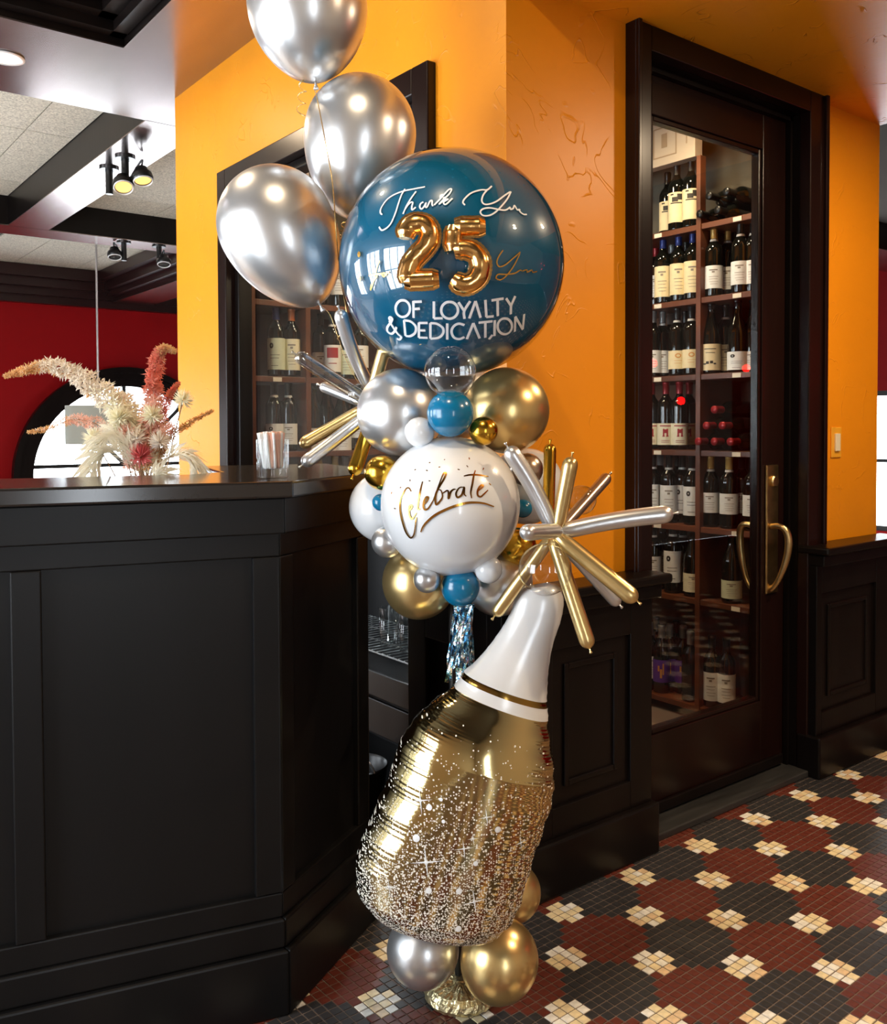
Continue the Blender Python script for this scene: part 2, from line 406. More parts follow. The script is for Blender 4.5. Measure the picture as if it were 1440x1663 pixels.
for n, c in enumerate(ARCHES):
    w = thing('window_%d' % (n+1), ['half round arched window of the dining room left of the bouquet', 'half round arched window in the red wall behind the dried flowers', 'half round arched window hidden behind the wine room'][n], 'window', (c, FAR_Y, SILL)); w['kind'] = 'structure'
    for r0, r1, d0, d1, nm in ((1.17,1.235,-0.10,0.02,'arch_moulding'),(1.10,1.17,-0.06,0.02,'arch_moulding'),(1.02,1.10,-0.03,0.22,'arch_reveal')):
        mb = MB(); vs = []; fs = []
        for k in range(41):
            a = math.pi*k/40
            for r, d in ((r0,d0),(r1,d0),(r1,d1),(r0,d1)): vs.append((c+r*math.cos(a), FAR_Y+d, SILL+r*math.sin(a)))
        for k in range(40):
            for q in range(4): fs.append((k*4+q, k*4+(q+1)%4, (k+1)*4+(q+1)%4, (k+1)*4+q))
        mb.add(vs, fs); part(mb, nm, DARKWOOD, w)
    part(MB().box(c-1.28, c+1.28, FAR_Y-0.12, FAR_Y+0.2, SILL-0.07, SILL), 'window_sill', DARKWOOD, w)
    part(MB().box(c-1.03, c+1.03, FAR_Y+0.08, FAR_Y+0.13, SILL+0.10, SILL+0.14), 'glazing_bar', DAYFRAME, w)
    for ang in (45, 90, 135):
        a = math.radians(ang); U = V((math.cos(a),0,math.sin(a))); Wd = V((-math.sin(a),0,math.cos(a)))
        P0 = V((c,FAR_Y+0.1,SILL+0.12)); vs = []
        for t in (0, 0.94):
            for s in (-0.02, 0.02):
                for d in (-0.02, 0.02): vs.append(P0+U*t+Wd*s+V((0,d,0)))
        part(MB().add(vs, [(0,1,3,2),(4,6,7,5),(0,2,6,4),(1,5,7,3),(0,4,5,1),(2,3,7,6)]), 'glazing_bar', DAYFRAME, w)
    mb = MB(); vs = [(c, FAR_Y+0.15, SILL)]+[(c+1.05*math.cos(math.pi*k/32), FAR_Y+0.15, SILL+1.05*math.sin(math.pi*k/32)) for k in range(33)]
    mb.add(vs, [tuple(range(34))]); part(mb, 'pane', PANE, w)
# right end of the dining room, a sliver beyond the yellow wall
RX = 9.0
setting(build(holed_wall((RX,0,0),(0,1,0),(1,0,0),BACK_Y,FAR_Y+.2,3.0,[(3.6,5.4)],0.20,1.60,0.12), 'wall_dining_end', RED), 'red dining room wall with a bright window at the right edge', 'wall')
window_unit(20, (RX+0.06,0,0), (0,1,0), (1,0,0), 3.6, 5.4, 0.20, 1.60, 3, 2, 'bright dining room window glimpsed past the end of the yellow wall')
portal((RX+0.05, 4.5, 0.9), (-1,0,0), 1.8, 1.4)

# ---- ceiling: acoustic panels between lacquered beams
mb = MB(); mb.box(-1.6, 9.1, BACK_Y-.1, FAR_Y+.2, TOPZ+0.012, TOPZ+0.1)
CEIL = setting(build(mb, 'ceiling', mat('ceiling_joint', (0.10,0.09,0.07), 0.9)), 'coffered ceiling with speckled acoustic panels', 'ceiling')
def panels(x0, x1, y0, y1, px, py, ox=0.0):
    x = x0+ox-px if ox else x0
    while x < x1:
        y = y0
        while y < y1:
            a0, a1, b0, b1 = max(x, x0), min(x+px, x1), y, min(y+py, y1)
            if a1-a0 > 0.03 and b1-b0 > 0.03:
                g = 0.004
                mb = MB(); mb.box(a0+g, a1-g, b0+g, b1-g, TOPZ, TOPZ+0.012); build(mb, 'ceiling_panel', ACOUSTIC, CEIL)
            y += py
        x += px
panels(-0.2, 1.605, 4.44, 7.33, 0.61, 1.22, 0.32); panels(1.88, 3.33, 4.44, 7.33, 0.61, 1.22, 0.2); panels(1.88, 3.33, 7.64, 10.4, 0.61, 1.22, 0.4); panels(-0.2, 1.605, 7.64, 10.4, 0.61, 1.22)
def beam(n, x0, x1, y0, y1, label, z0=BEAMZ, sides=DARKWOOD):
    t = thing('trim_%d' % n, label, 'ceiling beam', ((x0+x1)/2, (y0+y1)/2, z0)); t['kind'] = 'structure'
    mb = MB(); mb.box(x0, x1, y0, y1, z0+0.006, TOPZ+0.012); part(mb, 'beam_side', sides, t)
    mb = MB(); mb.box(x0-0.004, x1+0.004, y0-0.004, y1+0.004, z0, z0+0.006); part(mb, 'beam_soffit', GLOSSBEAM, t)
    return t
beam(1, -1.5, 1.88, 3.66, 4.44, 'broad lacquered ceiling beam crossing above the bar')
beam(2, 1.235, 1.598, BACK_Y, 3.652, 'lacquered ceiling beam along the yellow wall top')
beam(3, 1.605, 1.88, 4.44, 7.33, 'narrow lacquered ceiling beam carrying the two lit spotlights')
beam(4, -1.5, 9.0, 7.33, 7.64, 'far lacquered ceiling beam carrying the unlit spotlights')
MAROON = mat('maroon_black_gloss', (0.022, 0.006, 0.006), 0.3)
beam(5, 3.33, 3.75, 7.64, 10.5, 'dark beam running to the red wall', 2.66, MAROON)
beam(6, 1.88, 9.0, 3.9, 4.44, 'ceiling beam behind the wine room')
# crown mouldings: stepped dark profiles round the coffers and on the red wall
def crown(n, segs, label):
    t = thing('trim_%d' % n, label, 'moulding'); t['kind'] = 'structure'
    for (x0, x1, y0, y1, z0, z1) in segs: part(MB().box(x0, x1, y0, y1, z0, z1), 'moulding_step', MAROON if n == 11 else DARKWOOD, t)
crown(10, [(-1.4,1.235,3.60,3.655,2.79,2.83),(-1.4,1.235,3.54,3.60,2.83,2.88),(-1.4,1.235,3.46,3.54,2.88,2.97),
           (1.175,1.23,-2.4,3.655,2.79,2.83),(1.115,1.175,-2.4,3.655,2.83,2.88),(1.035,1.115,-2.4,3.655,2.88,2.97)], 'black stepped moulding inside the nearest ceiling coffer')
crown(11, [(-1.4,9,10.40,10.5,2.60,2.68),(-1.4,9,10.34,10.5,2.68,2.76),(-1.4,9,10.26,10.5,2.76,2.85),(-1.4,9,10.18,10.5,2.85,2.97),
           (3.27,3.33,7.64,10.4,2.72,2.78),(3.21,3.33,7.64,10.4,2.78,2.87),(3.13,3.33,7.64,10.4,2.87,2.97)], 'maroon black stepped crown moulding above the red wall')
DARKCEIL = mat('dark_ceiling_paint', (0.05,0.04,0.035), 0.6)
build(MB().box(-1.5, 1.235, BACK_Y, 3.66, TOPZ-0.004, TOPZ+0.01), 'coffer_lining', DARKCEIL, CEIL)

# ---- left window of the wine room
w = thing('window_4', 'tall dark framed wine room window in the yellow wall behind the silver balloons', 'window', (WX, 2.83, 1.0)); w['kind'] = 'structure'
y0, y1, z0, z1 = 2.104, 3.556, 0.985, 2.30; t = 0.078
mb = MB(); X0, X1 = WX-0.03, WX+0.075
for (a0,a1,b0,b1) in ((y0,y0+t,z0,z1),(y1-t,y1,z0,z1),(y0+t,y1-t,z1-t,z1),(y0+t,y1-t,z0,z0+t)):
    part(MB().box(X0, X1, a0, a1, b0, b1), 'casing', DOORWOOD, w, bevel=0.004)
for (a0,a1,b0,b1) in ((y0+t,y0+t+.035,z0+t,z1-t),(y1-t-.035,y1-t,z0+t,z1-t),(y0+t+.035,y1-t-.035,z1-t-.035,z1-t),(y0+t+.035,y1-t-.035,z0+t,z0+t+.035)):
    part(MB().box(WX+0.01, X1-.005, a0, a1, b0, b1), 'glazing_bead', DARKWOOD, w, bevel=0.004)
part(MB().box(WX+0.040, WX+0.046, y0+t+.03, y1-t-.03, z0+t+.03, z1-t-.03), 'pane', PANE, w)

# ---- wine room door
dr = thing('door_1', 'tall glazed wine room door in black mahogany with brass pull', 'door', (2.565, 1.85, 0)); dr['kind'] = 'structure'
DX0, DX1, DZ0, DZ1 = 2.14, 2.988, 0.03, 2.345; GX0, GX1, GZ0, GZ1 = 2.245, 2.842, 0.278, 2.215; DY0, DY1 = 1.85, 1.893
for nm, b in (('stile',(DX0,GX0,DZ0,DZ1)),('stile',(GX1,DX1,DZ0,DZ1)),('rail',(GX0,GX1,GZ1,DZ1)),('rail',(GX0,GX1,DZ0,GZ0))):
    part(MB().box(b[0],b[1],DY0,DY1,b[2],b[3]), nm, DOORWOOD, dr, bevel=0.003)
for b in ((GX0,GX0+.016,GZ0,GZ1),(GX1-.016,GX1,GZ0,GZ1),(GX0+.016,GX1-.016,GZ0,GZ0+.016),(GX0+.016,GX1-.016,GZ1-.016,GZ1)):
    part(MB().box(b[0],b[1],DY0+.006,DY1-.006,b[2],b[3]), 'glazing_bead', DOORWOOD, dr, bevel=0.003)
part(MB().box(GX0+.01,GX1-.01,1.869,1.875,GZ0+.01,GZ1-.01), 'pane', DOORPANE, dr)
part(MB().box(GX0-0.09,DX1-.02,DY0-.012,DY0,DZ0,DZ0+.035), 'weather_bar', DARKWOOD, dr, bevel=0.003)
BRASS = mat('aged_brass', (0.56, 0.40, 0.18), 0.28, 1.0, noise=(30, 0.2))
pl = part(MB().box(2.862, 2.935, DY0-0.009, DY0, 0.655, 1.113), 'handle_plate', BRASS, dr, bevel=0.004)
kx, kz = 2.90, 1.055
part(MB().lathe([(0.021,0),(0.021,0.008),(0.017,0.012),(0.012,0.012)], (kx,DY0-.009,kz), (0,-1,0), 24), 'lock_cylinder', BRASS, pl, smooth=True, autosmooth=0.7)
def pull(yb, s, nm):
    pts = [(2.888,yb,0.895),(2.888,yb+s*0.034,0.898),(2.896,yb+s*0.056,0.880),(2.900,yb+s*0.062,0.835),(2.897,yb+s*0.053,0.775),(2.890,yb+s*0.033,0.715),(2.886,yb+s*0.016,0.685),(2.888,yb,0.672)]
    rad = [.011,.010,.0125,.0135,.012,.0095,.009,.013]
    P = catmull(pts, 6); R = []
    for k in range(len(P)):
        q = k/6; i = min(int(q), 6); R.append(rad[i]+(rad[i+1]-rad[i])*(q-i))
    return part(MB().tube(P, R, 14), nm, BRASS, dr, smooth=True)
pull(DY0-.009, -1, 'pull_handle'); 
o = pull(DY1, 1, 'inner_pull_handle'); o.location = (-0.03, 0, 0)
part(MB().box(2.862,2.925,DY1,DY1+.006,0.655,1.10), 'inner_handle_plate', BRASS, dr)
# door casing
cs = thing('trim_20', 'deep black brown door casing around the wine room door', 'door frame', (2.57, 1.76, 0)); cs['kind'] = 'structure'
for b in ((2.067,2.137,0,2.452),(2.992,3.098,0,2.452),(2.137,2.992,2.352,2.452)):
    part(MB().box(b[0],b[1],1.76,1.802,b[2],b[3]), 'casing', DOORWOOD, cs, bevel=0.003)
for b in ((2.067,2.082,0,2.4525),(3.078,3.098,0,2.4525),(2.067,3.098,2.435,2.4545)):
    part(MB().box(b[0],b[1],1.748,1.762,b[2],b[3]), 'back_band', DOORWOOD, cs, bevel=0.003)
for b in ((2.10,2.137,0,2.39),(2.992,3.03,0,2.39),(2.137,2.992,2.352,2.39)):
    part(MB().box(b[0],b[1],1.802,1.91,b[2],b[3]), 'jamb', DARKWOOD, cs)
part(MB().box(2.98,2.992,1.83,1.848,0,2.352), 'door_stop', DARKWOOD, cs)
part(MB().box(2.137,2.992,1.83,1.848,2.335,2.352), 'door_stop', DARKWOOD, cs)
part(MB().box(2.09,3.03,1.752,1.91,0,0.022), 'threshold', mat('worn_threshold',(0.03,0.03,0.03),0.4,0,.5,noise=(30,.5,(0.1,1,1))), cs, bevel=0.004)

# ---- black wainscot on the door wall
def wainscot(n, x0, x1, label, pans, ends=(0,0), capx=(0,0)):
    t = thing('trim_%d' % n, label, 'wainscot', ((x0+x1)/2, 1.73, 0)); t['kind'] = 'structure'
    part(MB().box(x0, x1, 1.742, 1.80, 0, 0.80), 'backing', DARKWOOD, t)
    part(MB().box(x0-0.012, x1+0.012, 1.708, 1.80, 0, 0.148), 'plinth', DARKWOOD, t, bevel=0.006)
    for (a, b) in pans:
        pass
    edges = [x0]+[e for p in pans for e in p]+[x1]
    for k in range(0, len(edges), 2):
        part(MB().box(edges[k], edges[k+1], 1.73, 1.745, 0.148, 0.80), 'stile', DARKWOOD, t, bevel=0.002)
    for (a, b) in pans:
        part(MB().box(a, b, 1.73, 1.745, 0.148, 0.228), 'rail', DARKWOOD, t, bevel=0.002); part(MB().box(a, b, 1.73, 1.745, 0.655, 0.80), 'rail', DARKWOOD, t, bevel=0.002)
        fr = MB(); m = 0.016
        for c in ((a+.05,a+.05+m,.275,.61),(b-.05-m,b-.05,.275,.61),(a+.05+m,b-.05-m,.275,.275+m),(a+.05+m,b-.05-m,.61-m,.61)): part(MB().box(c[0],c[1],1.734,1.745,c[2],c[3]), 'panel_moulding', DARKWOOD, t, bevel=0.003)
    part(MB().box(x0-0.005, x1+0.01, 1.70, 1.80, 0.755, 0.795), 'cap_apron', DARKWOOD, t, bevel=0.004)
    part(MB().box(x0-0.02+capx[0], x1+0.03+capx[1], 1.675, 1.80, 0.797, 0.825), 'cap', DARKWOOD, t, bevel=0.008)
    return t
wainscot(21, WX-0.03, 2.105, 'black panelled wainscot between the corner and the wine room door', [(1.70, 2.013)])
wainscot(22, 3.0, 3.545, 'black panelled wainscot under the light switch', [(3.035, 3.42)])
# wainscot round the corner on the left wall, ending at the open service niche
t = thing('trim_23', 'black panelled wainscot end beside the service niche behind the balloons', 'wainscot', (WX, 1.95, 0)); t['kind'] = 'structure'
part(MB().box(1.545, 1.602, 1.73, 2.155, 0, 0.80), 'backing', DARKWOOD, t); part(MB().box(1.52, 1.602, 1.70, 2.155, 0, 0.148), 'plinth', DARKWOOD, t, bevel=0.005)
for b in ((1.742,1.80,.148,.80),(2.07,2.155,.148,.80),(1.80,2.07,.148,.24),(1.80,2.07,.655,.80)): part(MB().box(1.53, 1.546, *b), 'frame_board', DARKWOOD, t, bevel=0.002)
part(MB().box(1.49, 1.602, 1.68, 2.155, 0.797, 0.825), 'cap', DARKWOOD, t, bevel=0.006)

# ---- light switch
sw = thing('light_switch', 'ivory rocker light switch in a yellow plate on the orange wall', 'light switch', (3.24, 1.80, 1.14))
part(MB().box(3.207, 3.277, 1.795, 1.80, 1.132, 1.246), 'cover_plate', mat('yellow_plate',(0.85,0.40,0.03),0.35), sw, bevel=0.003)
part(MB().box(3.226, 3.258, 1.788, 1.796, 1.156, 1.222), 'rocker', mat('ivory_plastic',(0.80,0.72,0.52),0.3), sw, bevel=0.002)
# ================================================================== HOST BAR
BB, BS = math.radians(-15.03), math.radians(29.9)
P0 = V((0.904, 1.712)); U0 = V((math.cos(BB), math.sin(BB))); U1 = V((math.cos(BS), math.sin(BS))); U2 = V((math.cos(BS+math.pi/4), math.sin(BS+math.pi/4)))
PL = P0-U0*2.1; P1 = P0+U1*0.425; P2 = P1+U2*0.55
PATH = [PL, P0, P1, P2]
def offs(d):
    """the bar's outline moved outward by d (mitred)"""
    out = []
    for i, p in enumerate(PATH):
        ns = []
        if i > 0: u = (PATH[i]-PATH[i-1]).normalized(); ns.append(V((u.y, -u.x)))
        if i < len(PATH)-1: u = (PATH[i+1]-PATH[i]).normalized(); ns.append(V((u.y, -u.x)))
        if len(ns) == 1: out.append(p+ns[0]*d)
        else:
            b = (ns[0]+ns[1]).normalized(); out.append(p+b*(d/b.dot(ns[0])))
    return out
def run(d0, d1, z0, z1, segs=(0,1,2)):
    a, b = offs(d1), offs(d0); mb = MB()
    pts = [a[i] for i in range(segs[0], segs[-1]+2)]+[b[i] for i in range(segs[-1]+1, segs[0]-1, -1)]
    for i in segs: mb.prism([b[i], b[i+1], a[i+1], a[i]][::-1], z0, z1)
    return mb
bar = thing('host_bar', 'black panelled host bar with stepped base at the left', 'bar', (P0.x, P0.y, 0))
part(run(-0.34, -0.037, 0.0, 1.10), 'body', BARWOOD, bar)
for i, nm in ((0,'f'),(1,'s'),(2,'r')):
    part(run(-0.05, 0.0, 0.0, 0.14, (i,)), 'plinth', BARWOOD, bar, bevel=0.005)
    part(run(-0.05, -0.012, 0.14, 0.203, (i,)), 'base_moulding', BARWOOD, bar, bevel=0.005)
    part(run(-0.05, -0.022, 0.203, 0.256, (i,)), 'rail', BARWOOD, bar, bevel=0.003)
    part(run(-0.05, -0.022, 0.978, 1.03, (i,)), 'rail', BARWOOD, bar, bevel=0.003)
    part(run(-0.05, -0.004, 1.028, 1.104, (i,)), 'apron', BARWOOD, bar, bevel=0.003)
def stile(o, u, a0, a1):
    n = V((u.y, -u.x)); mb = MB()
    pts = [o+u*a0+n*-0.022, o+u*a1+n*-0.022, o+u*a1+n*-0.045, o+u*a0+n*-0.045]
    mb.prism(pts[::-1], 0.256, 0.978); part(mb, 'stile', BARWOOD, bar, bevel=0.003)
for a0, a1 in ((-0.066, -0.006), (-0.527, -0.472), (-0.99, -0.935), (-1.46,-1.40)): stile(P0, U0, a0, a1)
for a0, a1 in ((0.006, 0.062), (0.36, 0.419)): stile(P0, U1, a0, a1)
for a0, a1 in ((0.006, 0.062), (0.49, 0.55)): stile(P1, U2, a0, a1)
TOPM = mat('black_lacquer_top', (0.020, 0.017, 0.016), 0.16, 0, 0.6, noise=(8, 0.2))
mb = MB(); a, b = offs(0.022), offs(-0.36)
mb.prism(([a[0],a[1],a[2],a[3],b[3],b[2],b[1],b[0]]), 1.105, 1.140)
top = tag(build(mb, 'bar_top', TOPM, bevel=0.005), 'glossy black bar top carrying the straw glass', 'counter')
# lower working shelf behind the ledge
mb = MB(); a, b = offs(-0.345), offs(-0.62)
for i in (0, 1): mb.prism([b[i],b[i+1],a[i+1],a[i]][::-1], 0.90, 0.93)
ws = part(mb, 'work_shelf', BARWOOD, bar)
mb = MB(); a, b = offs(-0.60), offs(-0.62)
for i in (0, 1): mb.prism([b[i],b[i+1],a[i+1],a[i]][::-1], 0.0, 0.90)
part(mb, 'rear_panel', BARWOOD, bar)

# ---- service niche under the wine room window: rack, glasses, bucket
STEEL = mat('brushed_steel', (0.45, 0.47, 0.48), 0.3, 1.0)
nc = thing('service_niche', 'dark open service cabinet under the wine room window', 'cabinet', (1.75, 2.7, 0))
for b in ((1.602,1.98,2.155,2.175,0,0.94),(1.602,1.98,3.28,3.30,0,0.94),(1.96,1.98,2.175,3.28,0,0.94),(1.602,1.96,2.175,3.28,0.92,0.94)):
    part(MB().box(*b), 'carcass_board', BARWOOD, nc)
part(MB().box(1.60,1.96,2.175,3.28,0.44,0.465), 'shelf', BARWOOD, nc, bevel=0.003)
part(MB().box(1.60,1.96,2.175,3.28,0.02,0.04), 'shelf', BARWOOD, nc)
part(MB().box(1.592,1.604,2.175,3.28,0.39,0.47), 'drawer_front', BARWOOD, nc, bevel=0.003)
part(MB().box(1.592,1.604,2.175,3.28,0.27,0.38), 'drawer_front', BARWOOD, nc, bevel=0.003)
rk = thing('wire_rack', 'chrome wire glass rack inside the dark service niche', 'rack', (1.75, 2.5, 0.465))
mb = MB()
for k in range(26):
    y = 2.19+k*0.031; part(MB().tube([(1.63,y,0.52),(1.93,y,0.52)], 0.0025, 6), 'wire', STEEL, rk)
for x in (1.63, 1.73, 1.83, 1.93): part(MB().tube([(x,2.185,0.516),(x,2.97,0.516)], 0.0035, 6), 'wire', STEEL, rk)
for x, y in ((1.63,2.19),(1.93,2.19),(1.63,2.96),(1.93,2.96)): part(MB().tube([(x,y,0.466),(x,y,0.52)], 0.004, 6), 'foot', STEEL, rk)
part(MB().box(1.70,1.74,2.3,2.9,0.912,0.920), 'added_fill_strip', mat('fill_strip_glow',(0.8,0.8,0.8),0.4,emit=((0.85,0.95,1.0),2.0)), nc)  # glowing strip added to brighten the rack, not a known fixture
for y in (2.4, 2.7): lamp((1.72, y, 0.908), 1.1, (0.88,0.95,1.0), 0.05)  # added fill lamps that lift the dark niche
CLEARG = thin_glass('clear_glassware', (0.95,0.97,0.97), 0.02, 1.0, 0.06)
gl_mesh = MB().lathe([(0.028,0),(0.031,0.002),(0.036,0.13),(0.0345,0.13),(0.030,0.012),(0.0,0.012)], seg=20, cap1=False).mesh('glass_body', True)
for k, (x, y) in enumerate(((1.70,2.30),(1.71,2.40),(1.70,2.50),(1.81,2.26),(1.82,2.36),(1.81,2.46))):
    o = link('drinking_glass', gl_mesh, CLEARG, None, (x, y, 0.5225)); tag(o, 'clear tumbler on the wire rack, %s row, %s from the wainscot' % ('front' if k < 3 else 'back', ['first','second','third'][k % 3]), 'glass', 'tumblers on the wire rack')
bk = thing('steel_bucket', 'small steel bucket low in the service niche', 'bucket', (1.52, 2.42, 0))
part(MB().lathe([(0.075,0),(0.095,0.185),(0.10,0.19),(0.095,0.193),(0.088,0.185),(0.07,0.01),(0,0.01)], (1.52,2.42,0.0), (0,0,1), 28, cap1=False), 'pail', mat('dark_pail',(0.02,0.022,0.025),0.35), bk, smooth=True, autosmooth=0.7)
part(MB().tube([V((1.52,2.42,0.19))+V((0.0,0.1*math.cos(a),0.1*math.sin(a)*0.35+.0)) for a in [math.pi*k/14 for k in range(15)]], 0.003, 6), 'bail_handle', STEEL, bk)

# ================================================================== CEILING LIGHTS
LBLK = mat('lamp_black_metal', (0.012,0.012,0.012), 0.28, 0.0, 0.6)
LGOLD = mat('lamp_reflector', (0.85,0.55,0.20), 0.3, 1.0, emit=((1.0,0.55,0.16), 1.3))
LDARK = mat('lamp_unlit_lens', (0.03,0.03,0.03), 0.2)
LRIM = mat('lamp_white_rim', (0.8,0.8,0.8), 0.3)
def head_off(b, px, py): return atd(px, py, (V(b)-CAM).dot(FWD)*0.995)-V(b)
def spot(base, stem, heads, label):
    t = thing('ceiling_spotlight', label, 'spotlight', base, 'black ceiling spotlights')
    B = V(base)
    part(MB().lathe([(0.055,0),(0.055,-0.012),(0.02,-0.012)], B, (0,0,1), 24), 'canopy', LBLK, t, smooth=True, autosmooth=0.6)
    part(MB().tube([B+V((0,0,-0.01)), B+V((0,0,-stem))], 0.021, 16), 'stem', LBLK, t, smooth=True, autosmooth=0.6)
    for (off, aim, lit) in heads:
        c = B+V(off); A = V(aim).normalized()
        h = part(MB().lathe([(0.022,-0.05),(0.034,-0.048),(0.038,-0.025),(0.054,-0.012),(0.058,0.012),(0.053,0.030),(0.046,0.034)], c, A, 28, cap1=False), 'lamp_head', LBLK, t, smooth=True, autosmooth=0.9)
        part(MB().lathe([(0.0,0.022),(0.044,0.026)], c, A, 24, cap0=False, cap1=False), 'lens', LGOLD if lit else LDARK, h)
        part(MB().lathe([(0.045,0.031),(0.050,0.037),(0.054,0.031)], c, A, 28, cap0=False, cap1=False), 'rim', LRIM, h)
        part(MB().tube(catmull([B+V((0,0,-stem+0.01)), c+V((0,0,0.07))-A*0.02, c-A*0.045], 5), 0.006, 8), 'arm', LBLK, h)
        if lit: lamp(c+A*0.06, 9, (1.0,0.66,0.34), 0.06, A, math.radians(80))
b1 = onz(203,255,BEAMZ); b2 = onz(177,273,BEAMZ)
spot(b1, 0.17, [(head_off(b1,200,298),(-0.12,-0.55,-0.85),True), (head_off(b1,231,286),(0.02,-0.35,-0.94),True)], 'black ceiling spotlight with two lit amber heads by the yellow wall')
spot(b2, 0.15, [], 'black stub ceiling post just left of the lit spotlight heads')
spot(onz(201,393,BEAMZ), 0.15, [(head_off(onz(201,393,BEAMZ),186,412),(-0.05,-0.3,-0.95),False)], 'black unlit spotlight on the far beam, left of two')
spot(onz(258,399,BEAMZ), 0.13, [(head_off(onz(258,399,BEAMZ),266,424),(-0.1,-0.3,-0.95),False)], 'black unlit spotlight on the far beam next to the yellow wall')
def downlight(p, power, label, z):
    t = thing('recessed_downlight', label, 'downlight', (p[0],p[1],z), 'recessed ceiling downlights')
    c = V((p[0],p[1],z))
    part(MB().lathe([(0.062,0.0),(0.075,-0.001),(0.075,-0.006),(0.060,-0.006)], c, (0,0,1), 32, cap0=False, cap1=False), 'trim_ring', LRIM, t, smooth=True)
    part(MB().lathe([(0.060,-0.004),(0.060,-0.003),(0.0,-0.002)], c, (0,0,1), 32, cap0=False, cap1=False), 'reflector', mat('lit_reflector',(0.9,0.9,0.88),0.3,0.0,emit=((1.0,0.82,0.60),3.0)), t)
    lamp((p[0],p[1],z-0.012), power, (1.0,0.76,0.50), 0.10)
downlight(onz(8,93,BEAMZ), 8, 'recessed downlight in the broad lacquered beam at top left', BEAMZ)
downlight((2.95, 0.85), 20, 'recessed downlight in the yellow entrance ceiling near the door', 2.425)
downlight((2.05, -0.1), 22, 'recessed downlight in the yellow entrance ceiling behind the viewer', 2.425)
downlight((0.45, 0.9), 16, 'recessed downlight in the dark coffer above the viewer', TOPZ-0.004)
downlight((0.45, 2.6), 12, 'recessed downlight in the dark coffer above the bar', TOPZ-0.004)
# pendant with a box shade in front of the arched window
pc = atd(160, 690, 7.9)
pt = thing('pendant_lamp', 'grey drum shade pendant lamp hanging before the arched window', 'pendant lamp', (pc.x,pc.y,BEAMZ))
SH = mat('grey_linen_shade', (0.42,0.42,0.36), 0.8, 0, 0.2, bump=(200,0.2))
hw = 0.27; hh = 0.165
part(MB().lathe([(hw,-hh),(hw,hh),(hw-.006,hh),(hw-.006,-hh)], pc, (0,0,1), 40, cap0=False, cap1=False), 'shade', SH, pt, smooth=True, autosmooth=0.5)
part(MB().tube([(pc.x,pc.y,pc.z),(pc.x,pc.y,TOPZ)], 0.009, 8), 'cord_pipe', mat('pale_metal_pipe',(0.55,0.5,0.48),0.35,0.6), pt)
part(MB().tube([(pc.x-hw,pc.y,pc.z+hh-.02),(pc.x+hw,pc.y,pc.z+hh-.02)], 0.005, 6), 'spider', LBLK, pt)

# ================================================================== WINE ROOM
RACKW = mat('red_brown_shelf_wood', (0.12, 0.036, 0.013), 0.38, 0, 0.45, noise=(9, 0.4, (1,0.12,1)))
TAGM = mat('price_tag_paper', (0.75,0.68,0.55), 0.6)
LEVELS = [2.099, 1.791, 1.470, 1.149, 0.826, 0.518, 0.06]
lamp((2.35, 2.7, 2.57), 11, (1.0,0.74,0.45), 0.16); lamp((2.85, 2.25, 2.57), 8, (1.0,0.78,0.5), 0.12); lamp((2.2, 3.2, 2.57), 3, (1.0,0.78,0.5), 0.12)
def rack(name_label, O, U, W, a_div, a0, a1, depth, tags):
    """O+U*a along the front, W into the wall"""
    t = thing('wine_rack', name_label, 'wine rack', V(O)+V(U)*((a0+a1)/2), 'wine racks of the wine room')
    for z in LEVELS:
        s = part(MB().obox(O,U,W,a0,a1,0,depth,z-0.024,z), 'shelf', RACKW, t, bevel=0.002)
    for a in a_div: part(MB().obox(O,U,W,a-0.012,a+0.012,-0.006,depth,0.0,2.12), 'upright', RACKW, t, bevel=0.002); part(MB().obox(O,U,W,a-0.010,a+0.010,-0.006,0.03,2.12,2.383), 'post', RACKW, t)
    part(MB().obox(O,U,W,a0,a1,depth,depth+.012,0.0,2.12), 'back_board', mat('rack_back_board',(0.10,0.04,0.018),0.5,noise=(5,.3,(1,.2,1))), t)
    for (a, li) in tags: part(MB().obox(O,U,W,a-0.02,a+0.02,-0.003,-0.0005,LEVELS[li]-0.022,LEVELS[li]-0.004), 'price_tag', TAGM, t)
    return t
RX0 = 3.20                       # front of the rack seen through the door
AO, AU, AW = V((RX0,0,0)), V((0,1,0)), V((1,0,0))
ay = lambda px, py: onx(px, py, RX0).y
rack('red brown wine rack on the far side of the wine room door', AO, AU, AW, [ay(1134,700), 1.93, 3.1], 1.91, 3.12, 0.285,
     [(ay(1068,700), k) for k in range(6)]+[(ay(1196,700), k) for k in range(6)])
RY0 = 3.50
rack('red brown wine rack along the back, seen through the side window', V((0,RY0,0)), V((1,0,0)), V((0,1,0)), [ony(500,600,RY0).x, 1.70, 3.15], 1.68, 3.17, 0.285, [(ony(450,600,RY0).x,k) for k in (2,3)])
